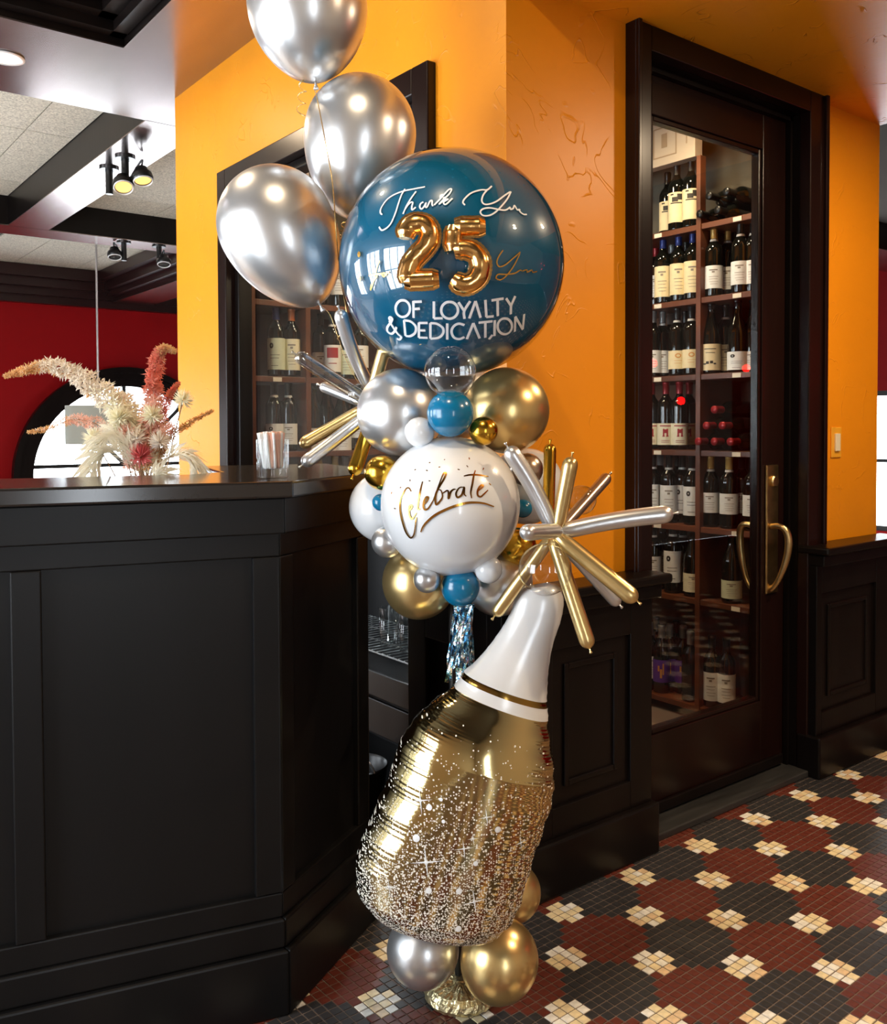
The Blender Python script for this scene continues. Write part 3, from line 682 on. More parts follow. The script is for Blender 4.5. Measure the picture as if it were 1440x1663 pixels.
# bottles
GLASSB = mat('dark_bottle_glass', (0.004,0.005,0.004), 0.06, 0, 0.6)
CAPS = {'blue':(0.02,0.04,0.20),'gold':(0.55,0.36,0.10),'red':(0.32,0.015,0.02),'black':(0.01,0.01,0.01),'orange':(0.6,0.16,0.03),'grey':(0.2,0.2,0.2)}
LABS = {'cream':(0.80,0.68,0.42),'white':(0.80,0.81,0.80),'paleyellow':(0.78,0.74,0.55),'purple':(0.10,0.03,0.30),'sage':(0.62,0.68,0.52),'whitered':(0.80,0.80,0.78)}
SHAPES = {
 'bordeaux': [(0.030,0.0),(0.0365,0.003),(0.0375,0.010),(0.0375,0.188),(0.036,0.202),(0.029,0.218),(0.019,0.230),(0.0148,0.240),(0.0142,0.285),(0.0158,0.286),(0.0158,0.298),(0.0140,0.300)],
 'burgundy': [(0.030,0.0),(0.040,0.003),(0.0415,0.010),(0.0415,0.150),(0.038,0.175),(0.029,0.205),(0.020,0.232),(0.0155,0.255),(0.0145,0.285),(0.0160,0.286),(0.0160,0.297),(0.0140,0.299)]}
BM = {}
def arcpatch(r, a0, a1, z0, z1, n=14):
    mb = MB(); vs = []; fs = []
    for k in range(n+1):
        a = a0+(a1-a0)*k/n
        for z in (z0, z1): vs.append((r*math.cos(a), r*math.sin(a), z))
    for k in range(n): fs.append((2*k, 2*k+2, 2*k+3, 2*k+1))
    return mb.add(vs, fs)
def bmesh_for(shape, lab, cap, z0, z1, prn):
    key = (shape, lab, cap, z0, z1, prn)
    if key in BM: return BM[key]
    r = 0.0375 if shape == 'bordeaux' else 0.0415
    d = {}
    if ('g', shape) not in BM:
        m = MB().lathe(SHAPES[shape], seg=28).mesh('bottle_glass', True); m.materials.append(GLASSB); BM[('g', shape)] = m
    d['glass'] = BM[('g', shape)]
    m = MB().lathe([(0.0151,0.245),(0.0149,0.285),(0.0165,0.287),(0.0165,0.299),(0.0145,0.3015)], seg=20, cap0=False).mesh('capsule', True); m.materials.append(mat('capsule_'+cap, CAPS[cap], 0.3, 0.3)); d['capsule'] = m
    m = arcpatch(r+0.0006, -2.0, 2.0, z0, z1, 20).mesh('label', True); m.materials.append(mat('label_'+lab, LABS[lab], 0.55, noise=(40,0.06))); d['label'] = m
    INK = mat('label_ink', (0.03,0.025,0.02), 0.6); REDI = mat('label_red_ink', (0.35,0.02,0.03), 0.6); GRY = mat('label_grey_ink', (0.25,0.22,0.18), 0.6); GOLDI = mat('label_gold_ink', (0.65,0.30,0.08), 0.5)
    p = MB(); h = z1-z0; rr = r+0.0011
    def strip(a0,a1,q0,q1):
        m_ = arcpatch(rr,a0,a1,z0+h*q0,z0+h*q1,6); p.add(m_.v, m_.f)
    ink = INK
    if prn == 'swoosh': strip(-0.7,0.7,0.62,0.66); strip(-0.5,0.2,0.68,0.84); strip(0.1,0.7,0.74,0.94); strip(-0.7,-0.3,0.9,0.95)
    elif prn == 'emblem':
        for k in range(12):
            a = 2*math.pi*k/12; strip(0.28*math.cos(a)-0.07,0.28*math.cos(a)+0.07,0.72+0.10*math.sin(a)-0.03,0.72+0.10*math.sin(a)+0.03)
        strip(-0.45,0.45,0.44,0.46); strip(-0.4,0.3,0.30,0.32); ink = GOLDI
    elif prn == 'crest': strip(-0.30,-0.12,0.40,0.75); strip(0.12,0.30,0.40,0.75); strip(-0.2,0.2,0.55,0.72); strip(-0.35,-0.08,0.38,0.43); strip(0.08,0.35,0.38,0.43); strip(-0.7,0.7,0.86,0.91); strip(-0.5,0.5,0.2,0.22); strip(-0.5,0.5,0.12,0.14); ink = REDI
    elif prn == 'redblock': strip(-0.7,0.7,0.52,0.90); strip(-0.5,0.5,0.30,0.33); ink = REDI
    elif prn == 'flame': strip(-0.25,0.0,0.2,0.6); strip(0.05,0.22,0.35,0.85); strip(-0.5,-0.3,0.5,0.75); ink = GOLDI
    elif prn == 'mount': strip(-0.6,0.6,0.80,0.83); strip(-0.45,0.5,0.66,0.68); strip(-0.7,-0.4,0.22,0.27); strip(-0.4,-0.1,0.24,0.34); strip(0.0,0.3,0.26,0.36); strip(0.35,0.6,0.22,0.28)
    elif prn == 'seal':
        for k in range(10):
            a = 2*math.pi*k/10; strip(-0.45+0.16*math.cos(a)-0.08,-0.45+0.16*math.cos(a)+0.08,0.76+0.06*math.sin(a)-0.03,0.76+0.06*math.sin(a)+0.03)
        strip(-0.6,0.5,0.46,0.475); strip(-0.6,0.4,0.36,0.375); strip(-0.5,0.3,0.12,0.135)
    else:
        strip(-0.5,0.4,0.78,0.83); strip(-0.2,0.1,0.68,0.75); strip(-0.55,0.5,0.50,0.52); strip(-0.5,0.4,0.40,0.415); strip(-0.5,0.5,0.28,0.295); strip(-0.4,0.4,0.18,0.195); ink = GRY
    m = p.mesh('label_print', True); m.materials.append(ink); d['print'] = m
    BM[key] = d; return d
COLLAR = MB().lathe([(0.0185,0.228),(0.0160,0.243)], seg=20, cap0=False, cap1=False).mesh('neck_band', True); COLLAR.materials.append(mat('neck_band_paper',(0.75,0.74,0.70),0.6))
def bottle(x, y, z, face, label, shape='bordeaux', lab='cream', cap='black', z0=0.055, z1=0.155, prn='lines', collar=False, s=1.0, group='wine bottles behind the glass', axis=None, plain=False):
    t = thing('wine_bottle', label, 'wine bottle', (x,y,z), group)
    if axis is None: t.rotation_euler = (0,0,face+random.uniform(-.12,.12))
    else: t.rotation_euler = V(axis).to_track_quat('Z','Y').to_euler()
    t.scale = (s,s,s)
    d = bmesh_for(shape, lab, cap, z0, z1, prn)
    link('glass_body', d['glass'], None, t); link('capsule', d['capsule'], None, t)
    if not plain:
        l = link('paper_label', d['label'], None, t); link('label_print', d['print'], None, l)
    if collar: link('neck_band', COLLAR, None, t)
    return t
ORD = ['first','second','third','fourth','fifth','sixth']
SHN = ['top','second','third','fourth','fifth','sixth','lowest']
def face_to_cam(x, y): return math.atan2(-y, -x)
LOOK = {'cream':'cream','white':'white','paleyellow':'pale yellow','purple':'purple','sage':'pale green','whitered':'white and red'}
def shelf_row(level, bay, items, back=()):
    for k, it in enumerate(items):
        px = it[0]; kw = dict(it[1]); dx = kw.pop('dx', 0.055)
        py = 700; X = RX0+dx; y = onx(px, py, X).y
        bottle(X, y, LEVELS[level]+0.0005, face_to_cam(X, y), '%s label, %s capsule wine bottle, %s of %s bay, %s shelf behind door' % (LOOK[kw.get('lab','cream')], kw.get('cap','black'), ORD[k], bay, SHN[level]), **kw)
    for k, px in enumerate(back):
        X = RX0+0.175; y = onx(px, 700, X).y
        bottle(X, y, LEVELS[level]+0.0005, face_to_cam(X, y), 'wine bottle in back row, %s of %s shelf, %s bay behind door' % (ORD[k], SHN[level], bay), cap=['grey','black','red'][k%3], lab='white')
sw_ = dict(lab='cream', prn='swoosh', z0=0.035, z1=0.165)
shelf_row(0,'left',[(1083,dict(sw_,dx=0.15)),(1098,sw_),(1121,sw_)])
bl = dict(lab='cream', cap='blue', prn='lines', z0=0.03, z1=0.165)
shelf_row(1,'left',[(1076,bl),(1101,bl),(1124,bl)], [1090,1113,1064])
wg = dict(lab='white', cap='gold', prn='lines', z0=0.035, z1=0.13, collar=True)
shelf_row(1,'right',[(1158,wg),(1180,dict(wg,dx=0.13)),(1201,dict(wg,cap='black')),(1222,dict(wg,cap='black',dx=0.08))], [1170,1192])
em = dict(lab='cream', cap='black', prn='emblem', z0=0.03, z1=0.11, collar=True)
shelf_row(2,'left',[(1060,dict(lab='white',cap='grey',z0=.02,z1=.12)),(1075,dict(lab='white',cap='grey',z0=.02,z1=.12,collar=True,dx=.10)),(1099,em),(1122,em)], [1088,1112])
shelf_row(2,'right',[(1154,dict(lab='cream',cap='black',prn='mount',z0=.015,z1=.125,shape='burgundy',collar=True)),(1177,dict(lab='paleyellow',cap='black',z0=.015,z1=.125,collar=True,dx=.13)),(1197,dict(lab='white',cap='black',z0=.01,z1=.085,prn='seal',shape='burgundy')),(1222,dict(lab='white',cap='black',z0=.01,z1=.085,shape='burgundy',dx=.1))])
cr = dict(lab='paleyellow', cap='red', prn='crest', z0=0.02, z1=0.115)
shelf_row(3,'left',[(1058,cr),(1081,cr),(1103,dict(cr,dx=.075)),(1119,dict(cr,dx=.16))])
wh = dict(lab='white', cap='black', z0=0.04, z1=0.165, collar=True)
shelf_row(4,'left',[(1060,wh),(1086,dict(wh,prn='lines')),(1108,dict(wh,prn='seal',dx=.11)),(1124,dict(wh,prn='seal',dx=.06))],[1072,1100])
shelf_row(4,'right',[(1154,dict(lab='white',cap='gold',z0=.06,z1=.145,collar=True)),(1184,dict(lab='white',cap='gold',z0=.06,z1=.145,collar=True)),(1205,dict(lab='white',cap='black',z0=.06,z1=.145,dx=.14)),(1222,dict(lab='white',cap='black',z0=.06,z1=.145))],[1170])
shelf_row(5,'left',[(1061,dict(wh,z0=.06,z1=.15)),(1093,dict(lab='white',prn='seal',cap='black',z0=.045,z1=.175,collar=True,s=1.06)),(1109,dict(wh,dx=.15)),(1126,dict(lab='paleyellow',cap='black',shape='burgundy',z0=.02,z1=.10))],[1076,1104])
shelf_row(5,'right',[(1189,dict(lab='sage',cap='red',shape='burgundy',z0=.02,z1=.095))])
pu = dict(lab='purple', cap='grey', prn='flame', z0=0.05, z1=0.15)
shelf_row(6,'left',[(1056,dict(lab='white',cap='grey')),(1075,pu),(1088,dict(pu,dx=.10)),(1110,dict(pu,dx=.12)),(1122,dict(pu,dx=.05,lab='white',plain=True))],[1066,1098])
shelf_row(6,'right',[(1157,dict(lab='white',cap='black',z0=.03,z1=.15)),(1181,dict(lab='white',cap='black',z0=.03,z1=.15,dx=.075))])
# bottles lying down, necks outward
def lying(level, spots, cap, lab):
    for k, (px, up) in enumerate(spots):
        X = RX0+0.285; y = onx(px, 700, RX0+0.1).y
        bottle(X, y, LEVELS[level]+0.0385+up, 0, 'wine bottle lying neck outward, %s of stack in right bay, %s shelf' % (ORD[k], SHN[level]), cap=cap, lab=lab, axis=(-1,0,0.0), plain=True, group='bottles lying in stacks')
lying(0, [(1161,0),(1190,0),(1176,0.066),(1204,0.066)], 'black', 'white')
lying(3, [(1160,0),(1186,0),(1212,0),(1173,0.066),(1199,0.066),(1186,0.132)], 'red', 'white')
# rack seen through the side window
def side_row(level, items):
    for k, it in enumerate(items):
        px = it[0]; kw = dict(it[1]); dy = kw.pop('dy', 0.055); Y = RY0+dy; x = ony(px, 620, Y).x
        bottle(x, Y, LEVELS[level]+0.0005, face_to_cam(x, Y), '%s label, %s capsule wine bottle, %s on %s shelf inside side window' % (LOOK[kw.get('lab','cream')], kw.get('cap','black'), ORD[k], SHN[level]), group='wine bottles seen through the side window', **kw)
side_row(2,[(449,dict(lab='sage',cap='blue',prn='seal',z0=.03,z1=.165)),(474,dict(lab='paleyellow',cap='orange',z0=.03,z1=.165)),(521,dict(lab='white',cap='black',z0=.02,z1=.12,dy=.12)),(540,dict(lab='whitered',cap='black',prn='redblock',z0=.03,z1=.15,collar=True)),(562,dict(lab='sage',cap='grey',z0=.02,z1=.13)),(585,dict(lab='white',cap='black'))])
side_row(3,[(445,dict(lab='white',cap='black',prn='seal',z0=.03,z1=.12,collar=True)),(468,dict(lab='white',cap='black',z0=.03,z1=.12,collar=True)),(508,dict(lab='whitered',cap='black',prn='redblock',z0=.0,z1=.10,shape='burgundy')),(530,dict(lab='whitered',cap='black',prn='redblock',z0=.0,z1=.10,shape='burgundy')),(555,dict(lab='white',cap='black',z0=.0,z1=.10,shape='burgundy')),(580,dict(lab='white',cap='black',shape='burgundy'))])
side_row(1,[(452,dict(lab='white',cap='black')),(478,dict(lab='cream',cap='red')),(525,dict(lab='white',cap='black')),(550,dict(lab='white',cap='gold'))])
side_row(4,[(517,dict(lab='white',cap='gold')),(543,dict(lab='white',cap='gold')),(560,dict(lab='white',cap='grey')),(455,dict(lab='white',cap='grey'))])
# printed wooden crate panel on the wine room wall
WC = mat('pale_crate_wood', (0.48,0.40,0.31), 0.6, noise=(6,0.12,(1,0.2,1)))
yc0, yc1 = 2.405, 3.115
cz = 2.33
cr_ = thing('wine_crate', 'pale printed wooden crate high above the rack behind the door', 'crate', (3.3,(yc0+yc1)/2,2.38))
part(MB().box(3.198, 3.25, yc0, yc1, 2.385, 2.585), 'box_body', WC, cr_, bevel=0.003)
for b in ((2.50,2.505,2.42,2.55),(2.62,2.625,2.42,2.55),(2.505,2.62,2.545,2.55),(2.505,2.62,2.42,2.425),(2.55,2.58,2.46,2.52),(2.445,2.45,2.45,2.50)):
    part(MB().box(3.1965,3.1985,*b), 'printed_mark', mat('crate_print',(0.30,0.22,0.14),0.7), cr_)
# ================================================================== BALLOONS
SILVER = mat('chrome_silver_latex', (0.78,0.79,0.80), 0.30, 0.88)
GOLD = mat('chrome_gold_latex', (0.82,0.60,0.26), 0.28, 0.9)
GOLD2 = mat('chrome_rich_gold_latex', (0.76,0.44,0.05), 0.2, 1.0)
TAUPE = mat('chrome_taupe_latex', (0.60,0.48,0.38), 0.28, 1.0)
TEAL = mat('teal_latex', (0.001,0.125,0.25), 0.3, 0, 0.35, coat=0.2)
TEALS = mat('bright_teal_latex', (0.003,0.17,0.34), 0.22, 0, 0.5, coat=0.4)
WHITE = mat('white_latex', (0.80,0.82,0.84), 0.22, 0, 0.5, coat=0.5)
CLEAR = thin_glass('clear_vinyl', (0.93,0.94,0.94), 0.01, 1.6, 0.09)
GFOIL = mat('gold_orange_foil', (1.0,0.58,0.20), 0.2, 1.0, bump=(50, 0.2))
VINYLW = mat('white_vinyl_lettering', (0.88,0.88,0.88), 0.4)
VINYLG = mat('gold_vinyl_lettering', (0.85,0.50,0.12), 0.2, 1.0)
DEPTH0 = 2.0
def usphere(seg=48, rings=32, pear=0.06, tip=True):
    prof = []
    for k in range(rings+1):
        a = math.pi*k/rings; z = -math.cos(a); r = math.sin(a)
        r *= 1.0+pear*z*0.5
        if k == 0: r = 0.001
        if k == rings: r = 0.001
        prof.append((r, z))
    return MB().lathe(prof, seg=seg, cap0=True, cap1=True).mesh('balloon_body', True)
SPH = {}
def ball(px, py, rpx, D, m, label, group='round balloons of the balloon column', up=None, name='round_balloon', squash=1.0):
    c = atd(px, py, D); r = rpx*D/F_PX
    key = m.name
    if key not in SPH:
        me = usphere(); me.materials.append(m); SPH[key] = me
    o = link(name, SPH[key], None, None, c); o.scale = (r, r, r*squash)
    axis = V(up) if up else V((random.uniform(-.4,.4), random.uniform(-.4,.4), 1))
    o.rotation_euler = axis.to_track_quat('Z','Y').to_euler()
    tag(o, label, 'balloon', group); return o, c, r
# --- stand and base
base_c = onz(748, 1618, 0)
st = thing('balloon_stand', 'low gold foil covered base with pole under the balloon column', 'balloon base', (base_c.x, base_c.y, 0))
FOILB = mat('crumpled_pale_gold_foil', (0.86,0.74,0.42), 0.3, 0.9, bump=(90, 1.0))
mb = MB(); vs = []; fs = []; rr = random.Random(5); S = 72
rings = [(0.060,0.0),(0.076,0.002),(0.081,0.012),(0.079,0.024),(0.070,0.034),(0.05,0.037),(0.02,0.036)]
for i,(r,z) in enumerate(rings):
    for k in range(S):
        a = 2*math.pi*k/S; q = rr.uniform(-.0016,.0016); vs.append((base_c.x+(r+q)*math.cos(a), base_c.y+(r+q)*math.sin(a), max(0.0005, z+rr.uniform(-.0015,.0015)) if i else 0.0005))
for i in range(len(rings)-1):
    for k in range(S): fs.append((i*S+k, i*S+(k+1)%S, (i+1)*S+(k+1)%S, (i+1)*S+k))
fs.append(tuple(range((len(rings)-1)*S, len(rings)*S)))
mb.add(vs, fs); part(mb, 'foil_base', FOILB, st)
ptop = atd(733, 600, 2.03)
part(MB().tube([(base_c.x+.01, base_c.y+.02, 0.03), (ptop.x, ptop.y, 0.6), (ptop.x, ptop.y, 1.20)], 0.008, 10), 'pole', mat('black_plastic_pole',(0.01,0.01,0.01),0.4), st)
# --- base balloons
ball(687, 1543, 58.5, 1.93, SILVER, 'silver chrome balloon at the foot of the column, left under the bottle', up=(-.3,.2,1))
ball(810, 1560, 63, 1.90, GOLD, 'gold chrome balloon at the foot of the column, right front under the bottle', up=(.3,-.2,1), squash=1.05)
ball(832, 1450, 46, 2.06, GOLD, 'gold chrome balloon half hidden behind the bottle, lower right', up=(.2,.3,1))
# --- teal bubble and ring around it
BUB_D = 2.0
bub, BC, BR = ball(733, 430, 180, BUB_D, TEAL, 'large teal bubble balloon with white lettering at the top of the column', None, up=(0,0,1), name='bubble_balloon')
# outer clear skin of the bubble
skin = link('clear_skin', usphere(64,48,0.0), CLEAR, bub); skin.scale = (1.012,1.012,1.012)
ball(651, 670, 71, 2.00, SILVER, 'large silver chrome balloon left under the teal bubble', up=(-1,0,.3))
ball(821, 667, 70, 2.00, GOLD, 'large gold chrome balloon right under the teal bubble', up=(1,0,.3))
ball(737, 650, 66, 2.20, SILVER, 'silver balloon hidden behind the ring under the teal bubble')
ball(731, 604, 42, 1.80, CLEAR, 'small clear round balloon in front of the teal bubble bottom', 'clear round balloons')
ball(731, 672, 38, 1.835, TEALS, 'small teal balloon directly below the clear ball')
ball(681, 702, 24.5, 1.86, WHITE, 'tiny white balloon against the large silver balloon')
ball(785, 700, 23.5, 1.85, GOLD2, 'tiny rich gold balloon above the white Celebrate balloon')
ball(620, 768, 28.5, 1.95, GOLD2, 'small rich gold balloon upper left of the white Celebrate balloon')
# --- white Celebrate balloon and the balloons round it
cel, CC, CR = ball(731, 822, 113, 1.90, WHITE, 'large white balloon lettered Celebrate in the middle of the column', None, up=(0,0,1), name='lettered_balloon')
ball(625, 824, 58, 2.03, WHITE, 'white balloon behind the Celebrate balloon on the left')
ball(853, 790, 62, 2.12, WHITE, 'white balloon behind the Celebrate balloon on the right')
ball(618, 816, 14, 1.945, TEALS, 'tiny teal balloon tucked left of the Celebrate balloon')
ball(629, 880, 26, 1.93, SILVER, 'small silver balloon lower left of the Celebrate balloon')
ball(855, 763, 27, 1.99, TAUPE, 'small taupe chrome balloon upper right of the Celebrate balloon')
ball(849, 826, 15, 2.02, TEALS, 'tiny dark teal balloon right of the Celebrate balloon')
ball(840, 888, 31, 1.97, GOLD2, 'small rich gold balloon right of the Celebrate balloon behind the burst')
ball(681, 945, 60, 1.99, GOLD, 'large gold chrome balloon lower left under the Celebrate balloon', up=(-1,0,-.2))
ball(808, 944, 56, 2.00, SILVER, 'large silver balloon lower right under the Celebrate balloon', up=(1,0,-.2))
ball(693, 941, 22, 1.86, SILVER, 'tiny silver balloon under the Celebrate balloon, left')
ball(747, 953, 32, 1.88, TEALS, 'small teal balloon hanging under the Celebrate balloon')
ball(793, 925, 22.5, 1.86, WHITE, 'tiny white balloon under the Celebrate balloon, right')
# --- lettering traced onto the balloon skins
def on_ball(px, py, C, R):
    d = ray(px, py).normalized(); oc = CAM-C; b = oc.dot(d); disc = b*b-(oc.dot(oc)-R*R)
    if disc < 0: disc = 0
    return CAM+d*(-b-math.sqrt(disc))
def strokes(defs, org, sc, C, R, wpx, D, taper=False, smooth=True):
    mb = MB(); lift = 0.0010; th = 0.0008
    for st_ in defs:
        w = wpx
        if isinstance(st_, tuple) and isinstance(st_[0], (int, float)) is False and len(st_) == 2 and isinstance(st_[1], (int,float)): st_, w = st_
        pts = [V((org[0]+x/sc, org[1]+y/sc, 0)) for x, y in st_]
        if smooth and len(pts) > 2: pts = catmull(pts, 5)
        elif len(pts) == 2 or not smooth:
            q = []
            for i in range(len(pts)-1): q += [pts[i].lerp(pts[i+1], k/4) for k in range(4)]
            pts = q+[pts[-1]]
        P = [on_ball(p.x, p.y, C, R+lift) for p in pts]; n = len(P); vs = []; fs = []
        for i in range(n):
            t = P[min(i+1,n-1)]-P[max(i-1,0)]; nr = (P[i]-C).normalized(); sd = nr.cross(t)
            sd = sd.normalized() if sd.length > 1e-9 else RIGHT
            hw = w*D/F_PX/2
            if taper: hw *= 0.45+0.55*math.sin(math.pi*min(1,max(0,(i+.8)/(n+.6))))
            vs += [P[i]+sd*hw, P[i]+sd*hw+nr*th, P[i]-sd*hw+nr*th, P[i]-sd*hw]
        for i in range(n-1):
            a = i*4; b = a+4
            for k in range(4): fs.append((a+k, a+(k+1)%4, b+(k+1)%4, b+k))
        fs += [(3,2,1,0), tuple((n-1)*4+k for k in range(4))]
        mb.add(vs, fs)
    return mb
def ell(cx, cy, rx, ry, a0=0, a1=360, n=18): return [(cx+rx*math.cos(math.radians(a0+(a1-a0)*k/n)), cy+ry*math.sin(math.radians(a0+(a1-a0)*k/n))) for k in range(n+1)]
RB = BR*1.012
TY = [[(55,302),(40,285),(46,248),(90,182),(150,138),(235,105),(320,88),(412,70)],
 [(245,88),(215,140),(190,210),(165,290),(130,370),(92,414),(52,432),(28,405)],
 [(338,108),(300,160),(262,222),(228,296)], [(228,296),(250,250),(285,205),(310,200),(302,235),(305,262),(335,240)],
 [(398,196),(375,212),(368,240),(385,255),(408,228),(420,203),(414,232),(428,240),(452,192),(470,186),(470,215),(478,230)],
 [(488,222),(545,165),(606,97),(632,90),(614,130),(560,182),(528,216)], [(528,216),(575,180),(604,174),(566,198),(586,216),(640,166)],
 [(745,222),(728,200),(745,166),(800,120),(880,96),(930,95),(968,64)], [(930,95),(896,140),(885,185),(905,214),(950,214),(1010,190),(1070,146),(1120,112)],
 [(1128,110),(1098,170),(1050,230),(1000,280),(950,308),(897,310),(873,282),(892,256),(950,246),(1030,260),(1082,264),(1122,240)],
 [(1122,240),(1124,258),(1146,250),(1158,226),(1180,262),(1196,258),(1204,266)], [(1196,262),(1208,282),(1234,300),(1260,300)]]
part(strokes(TY, (610,290), 5.143, BC, RB, 2.6, 1.78), 'script_lettering', VINYLW, bub)['label'] = 'white script words Thank You'
CAP = [ell(278,108,60,70,-90,270), [(366,46),(368,186)], [(366,52),(436,50)], [(368,112),(420,108)],
 [(537,48),(537,190)], [(537,190),(610,188)], ell(668,122,70,70,-90,270), [(742,56),(790,128)], [(840,46),(790,128),(792,193)],
 [(832,190),(884,46)], [(884,46),(926,184)], [(966,36),(975,178)], [(975,178),(1035,172)], [(1018,40),(1118,25)], [(1068,32),(1070,170)], [(1140,24),(1180,84)], [(1216,4),(1180,84)], [(1180,84),(1178,155)],
 [(190,218),(165,196),(172,180),(190,192),(182,218),(150,262),(152,300),(185,318),(214,290),(226,262)], [(165,210),(200,268),(236,318),(264,344),(250,366),(230,358)],
 [(288,206),(300,336)], [(288,206),(345,216),(386,260),(380,310),(340,338),(300,336)],
 [(412,226),(412,350)], [(412,228),(485,228)], [(412,290),(466,290)], [(412,350),(485,352)],
 [(508,230),(508,358)], [(508,230),(560,234),(610,268),(614,312),(578,350),(508,360)], [(648,232),(648,366)],
 [(792,246),(745,234),(702,256),(684,300),(704,348),(750,362),(792,346)], [(812,362),(866,230)], [(866,230),(918,356)],
 [(910,226),(1026,214)], [(966,222),(966,350)], [(1045,206),(1042,336)], [(1026,328),(996,364)], ell(1128,256,60,66,-90,270), [(1212,300),(1216,176)], [(1216,176),(1278,282)], [(1278,282),(1290,155)]]
part(strokes(CAP, (600,480), 5.143, BC, RB, 4.2, 1.78, smooth=True), 'capital_lettering', VINYLW, bub)['label'] = 'white capitals OF LOYALTY & DEDICATION'
GO = [[(1062,598),(1026,650),(1010,700),(1030,735),(1080,720),(1150,662),(1206,614)], [(1202,628),(1150,730),(1090,810),(1040,845),(1004,830),(1022,800),(1090,800),(1160,790),(1200,766),(1218,770)],
      [(1222,772),(1260,762),(1262,782),(1300,764),(1310,782),(1346,776)]]
g1 = part(strokes(GO, (610,290), 5.143, BC, RB, 2.2, 1.8), 'gold_script_lettering', VINYLG, bub); g1['label'] = 'gold script word Years'
FO = [[(276,662),(262,690),(240,780),(222,832),(232,790),(262,748)], [(214,748),(262,738),(302,735)], [(290,742),(300,732),(310,742),(300,752),(290,742)], [(312,748),(318,732),(332,728)]]
part(strokes(FO, (540,240), 3.6, BC, RB, 2.6, 1.8), 'gold_script_lettering', VINYLG, bub)['label'] = 'gold script word for'
DT = [[(583-2,413),(583+2,413)], [(584-2,453),(584+2,453)]]
part(strokes([ell(583,413,1.3,3,0,360,10), ell(584,453,1.3,3,0,360,10)], (0,0), 1, BC, RB, 3.5, 1.85), 'gold_confetti_dots', VINYLG, bub)
CE = [[(270,490),(247,452),(215,458),(180,510),(150,572),(140,650),(146,740),(170,850),(210,968),(262,1032),(298,1004),(315,930),(330,792)],
 [(240,724),(268,694),(282,662),(262,650),(245,690),(250,768),(275,812),(300,785),(332,740)], [(405,375),(388,440),(372,510),(352,620),(346,700),(376,692)],
 [(418,646),(456,602),(470,562),(446,560),(420,610),(414,670),(436,705),(476,680),(530,590)],
 [(530,590),(582,450),(640,300),(664,270),(676,290),(650,352),(590,452),(555,540),(560,642),(602,610),(636,550),(620,482),(590,470)],
 [(636,512),(700,482),(706,576),(730,502),(760,470),(790,465)], [(882,440),(832,450),(795,510),(810,560),(860,530),(890,440),(890,520),(912,548)],
 [(1018,245),(1000,310),(985,400),(966,500),(976,570)], [(885,312),(960,298),(1060,300),(1172,318)],
 [(1038,494),(1080,462),(1112,426),(1086,420),(1050,470),(1046,530),(1080,552),(1130,510),(1166,475)],
 ([(383,965),(410,900),(470,830),(560,760),(680,700),(800,655),(920,625),(1030,620),(1130,632),(1236,668)], 4.2)]
part(strokes(CE, (630,730), 7.2, CC, CR, 3.3, 1.78, taper=True), 'celebrate_lettering', mat('bronze_gold_vinyl',(0.55,0.26,0.05),0.16,1.0), cel)['label'] = 'bronze gold script word Celebrate with swoosh'
CF = [(660,120,20,5),(487,155,0,8),(600,207,-10,10),(455,247,20,10),(318,238,-25,9),(258,362,85,10),(148,445,-30,7),(485,368,10,9),(42,508,-70,12),(80,690,30,8),(825,236,15,13),(925,198,50,13),(948,107,80,12),(1112,228,-60,12),(1190,405,45,14)]
for (x, y, a, l) in CF:
    c, s = math.cos(math.radians(a))*l, math.sin(math.radians(a))*l
    part(strokes([[(x-c,y-s),(x+c,y+s)]], (630,730), 7.2, CC, CR, 1.6, 1.78), 'confetti_fleck', MATS['bronze_gold_vinyl'], cel)
# --- foil number balloons
DIG = 1.735
d2 = thing('number_balloon', 'gold foil numeral two balloon on the teal bubble, left', 'balloon', atd(680,470,DIG), 'gold foil number balloons')
d5 = thing('number_balloon', 'gold foil numeral five balloon on the teal bubble, right', 'balloon', atd(760,470,DIG), 'gold foil number balloons')
def digit_part(t, path, rad, nm):
    P = [atd(610+x/5.143, 290+y/5.143, DIG) for x, y in path]; Q = catmull(P, 10); n = len(Q); L = [0]
    for i in range(1, n): L.append(L[-1]+(Q[i]-Q[i-1]).length)
    tot = L[-1]; R = []; r = rad*DIG/F_PX
    for i in range(n):
        e = min(L[i], tot-L[i]); R.append(r*(0.72+0.28*min(1, e/0.012))*(1+0.014*math.sin(L[i]/0.0045)))
    part(MB().tube(Q, R, 20, True, 0.9), nm, GFOIL, t, smooth=True, autosmooth=1.0)
    # crimped seam flange round the tube
    mb = MB(); vs = []; fs = []
    for i in range(n):
        tg = (Q[min(i+1,n-1)]-Q[max(i-1,0)]).normalized(); sd = tg.cross(FWD).normalized(); w = R[i]+0.0022+0.0006*math.sin(i*2.1)
        for s in (-1, 1):
            vs += [Q[i]+sd*s*w+FWD*0.0004, Q[i]+sd*s*w-FWD*0.0004]
    for i in range(n-1):
        a = i*4; b = a+4; fs += [(a,a+2,b+2,b),(a+1,b+1,b+3,a+3),(a,b,b+1,a+1),(a+2,a+3,b+3,b+2)]
    mb.add(vs, fs); part(mb, 'seam_edge', GFOIL, t)
digit_part(d2, [(250,500),(258,440),(290,392),(350,372),(412,386),(450,436),(452,505),(418,572),(358,636),(306,700),(278,770),(272,840),(270,880)], 17.0, 'foil_curve')
digit_part(d2, [(236,852),(280,850),(340,848),(430,844),(500,840),(528,838)], 16.5, 'foil_foot')
digit_part(d5, [(915,400),(880,402),(830,402),(740,404),(680,402),(654,402)], 16.5, 'foil_top_bar')
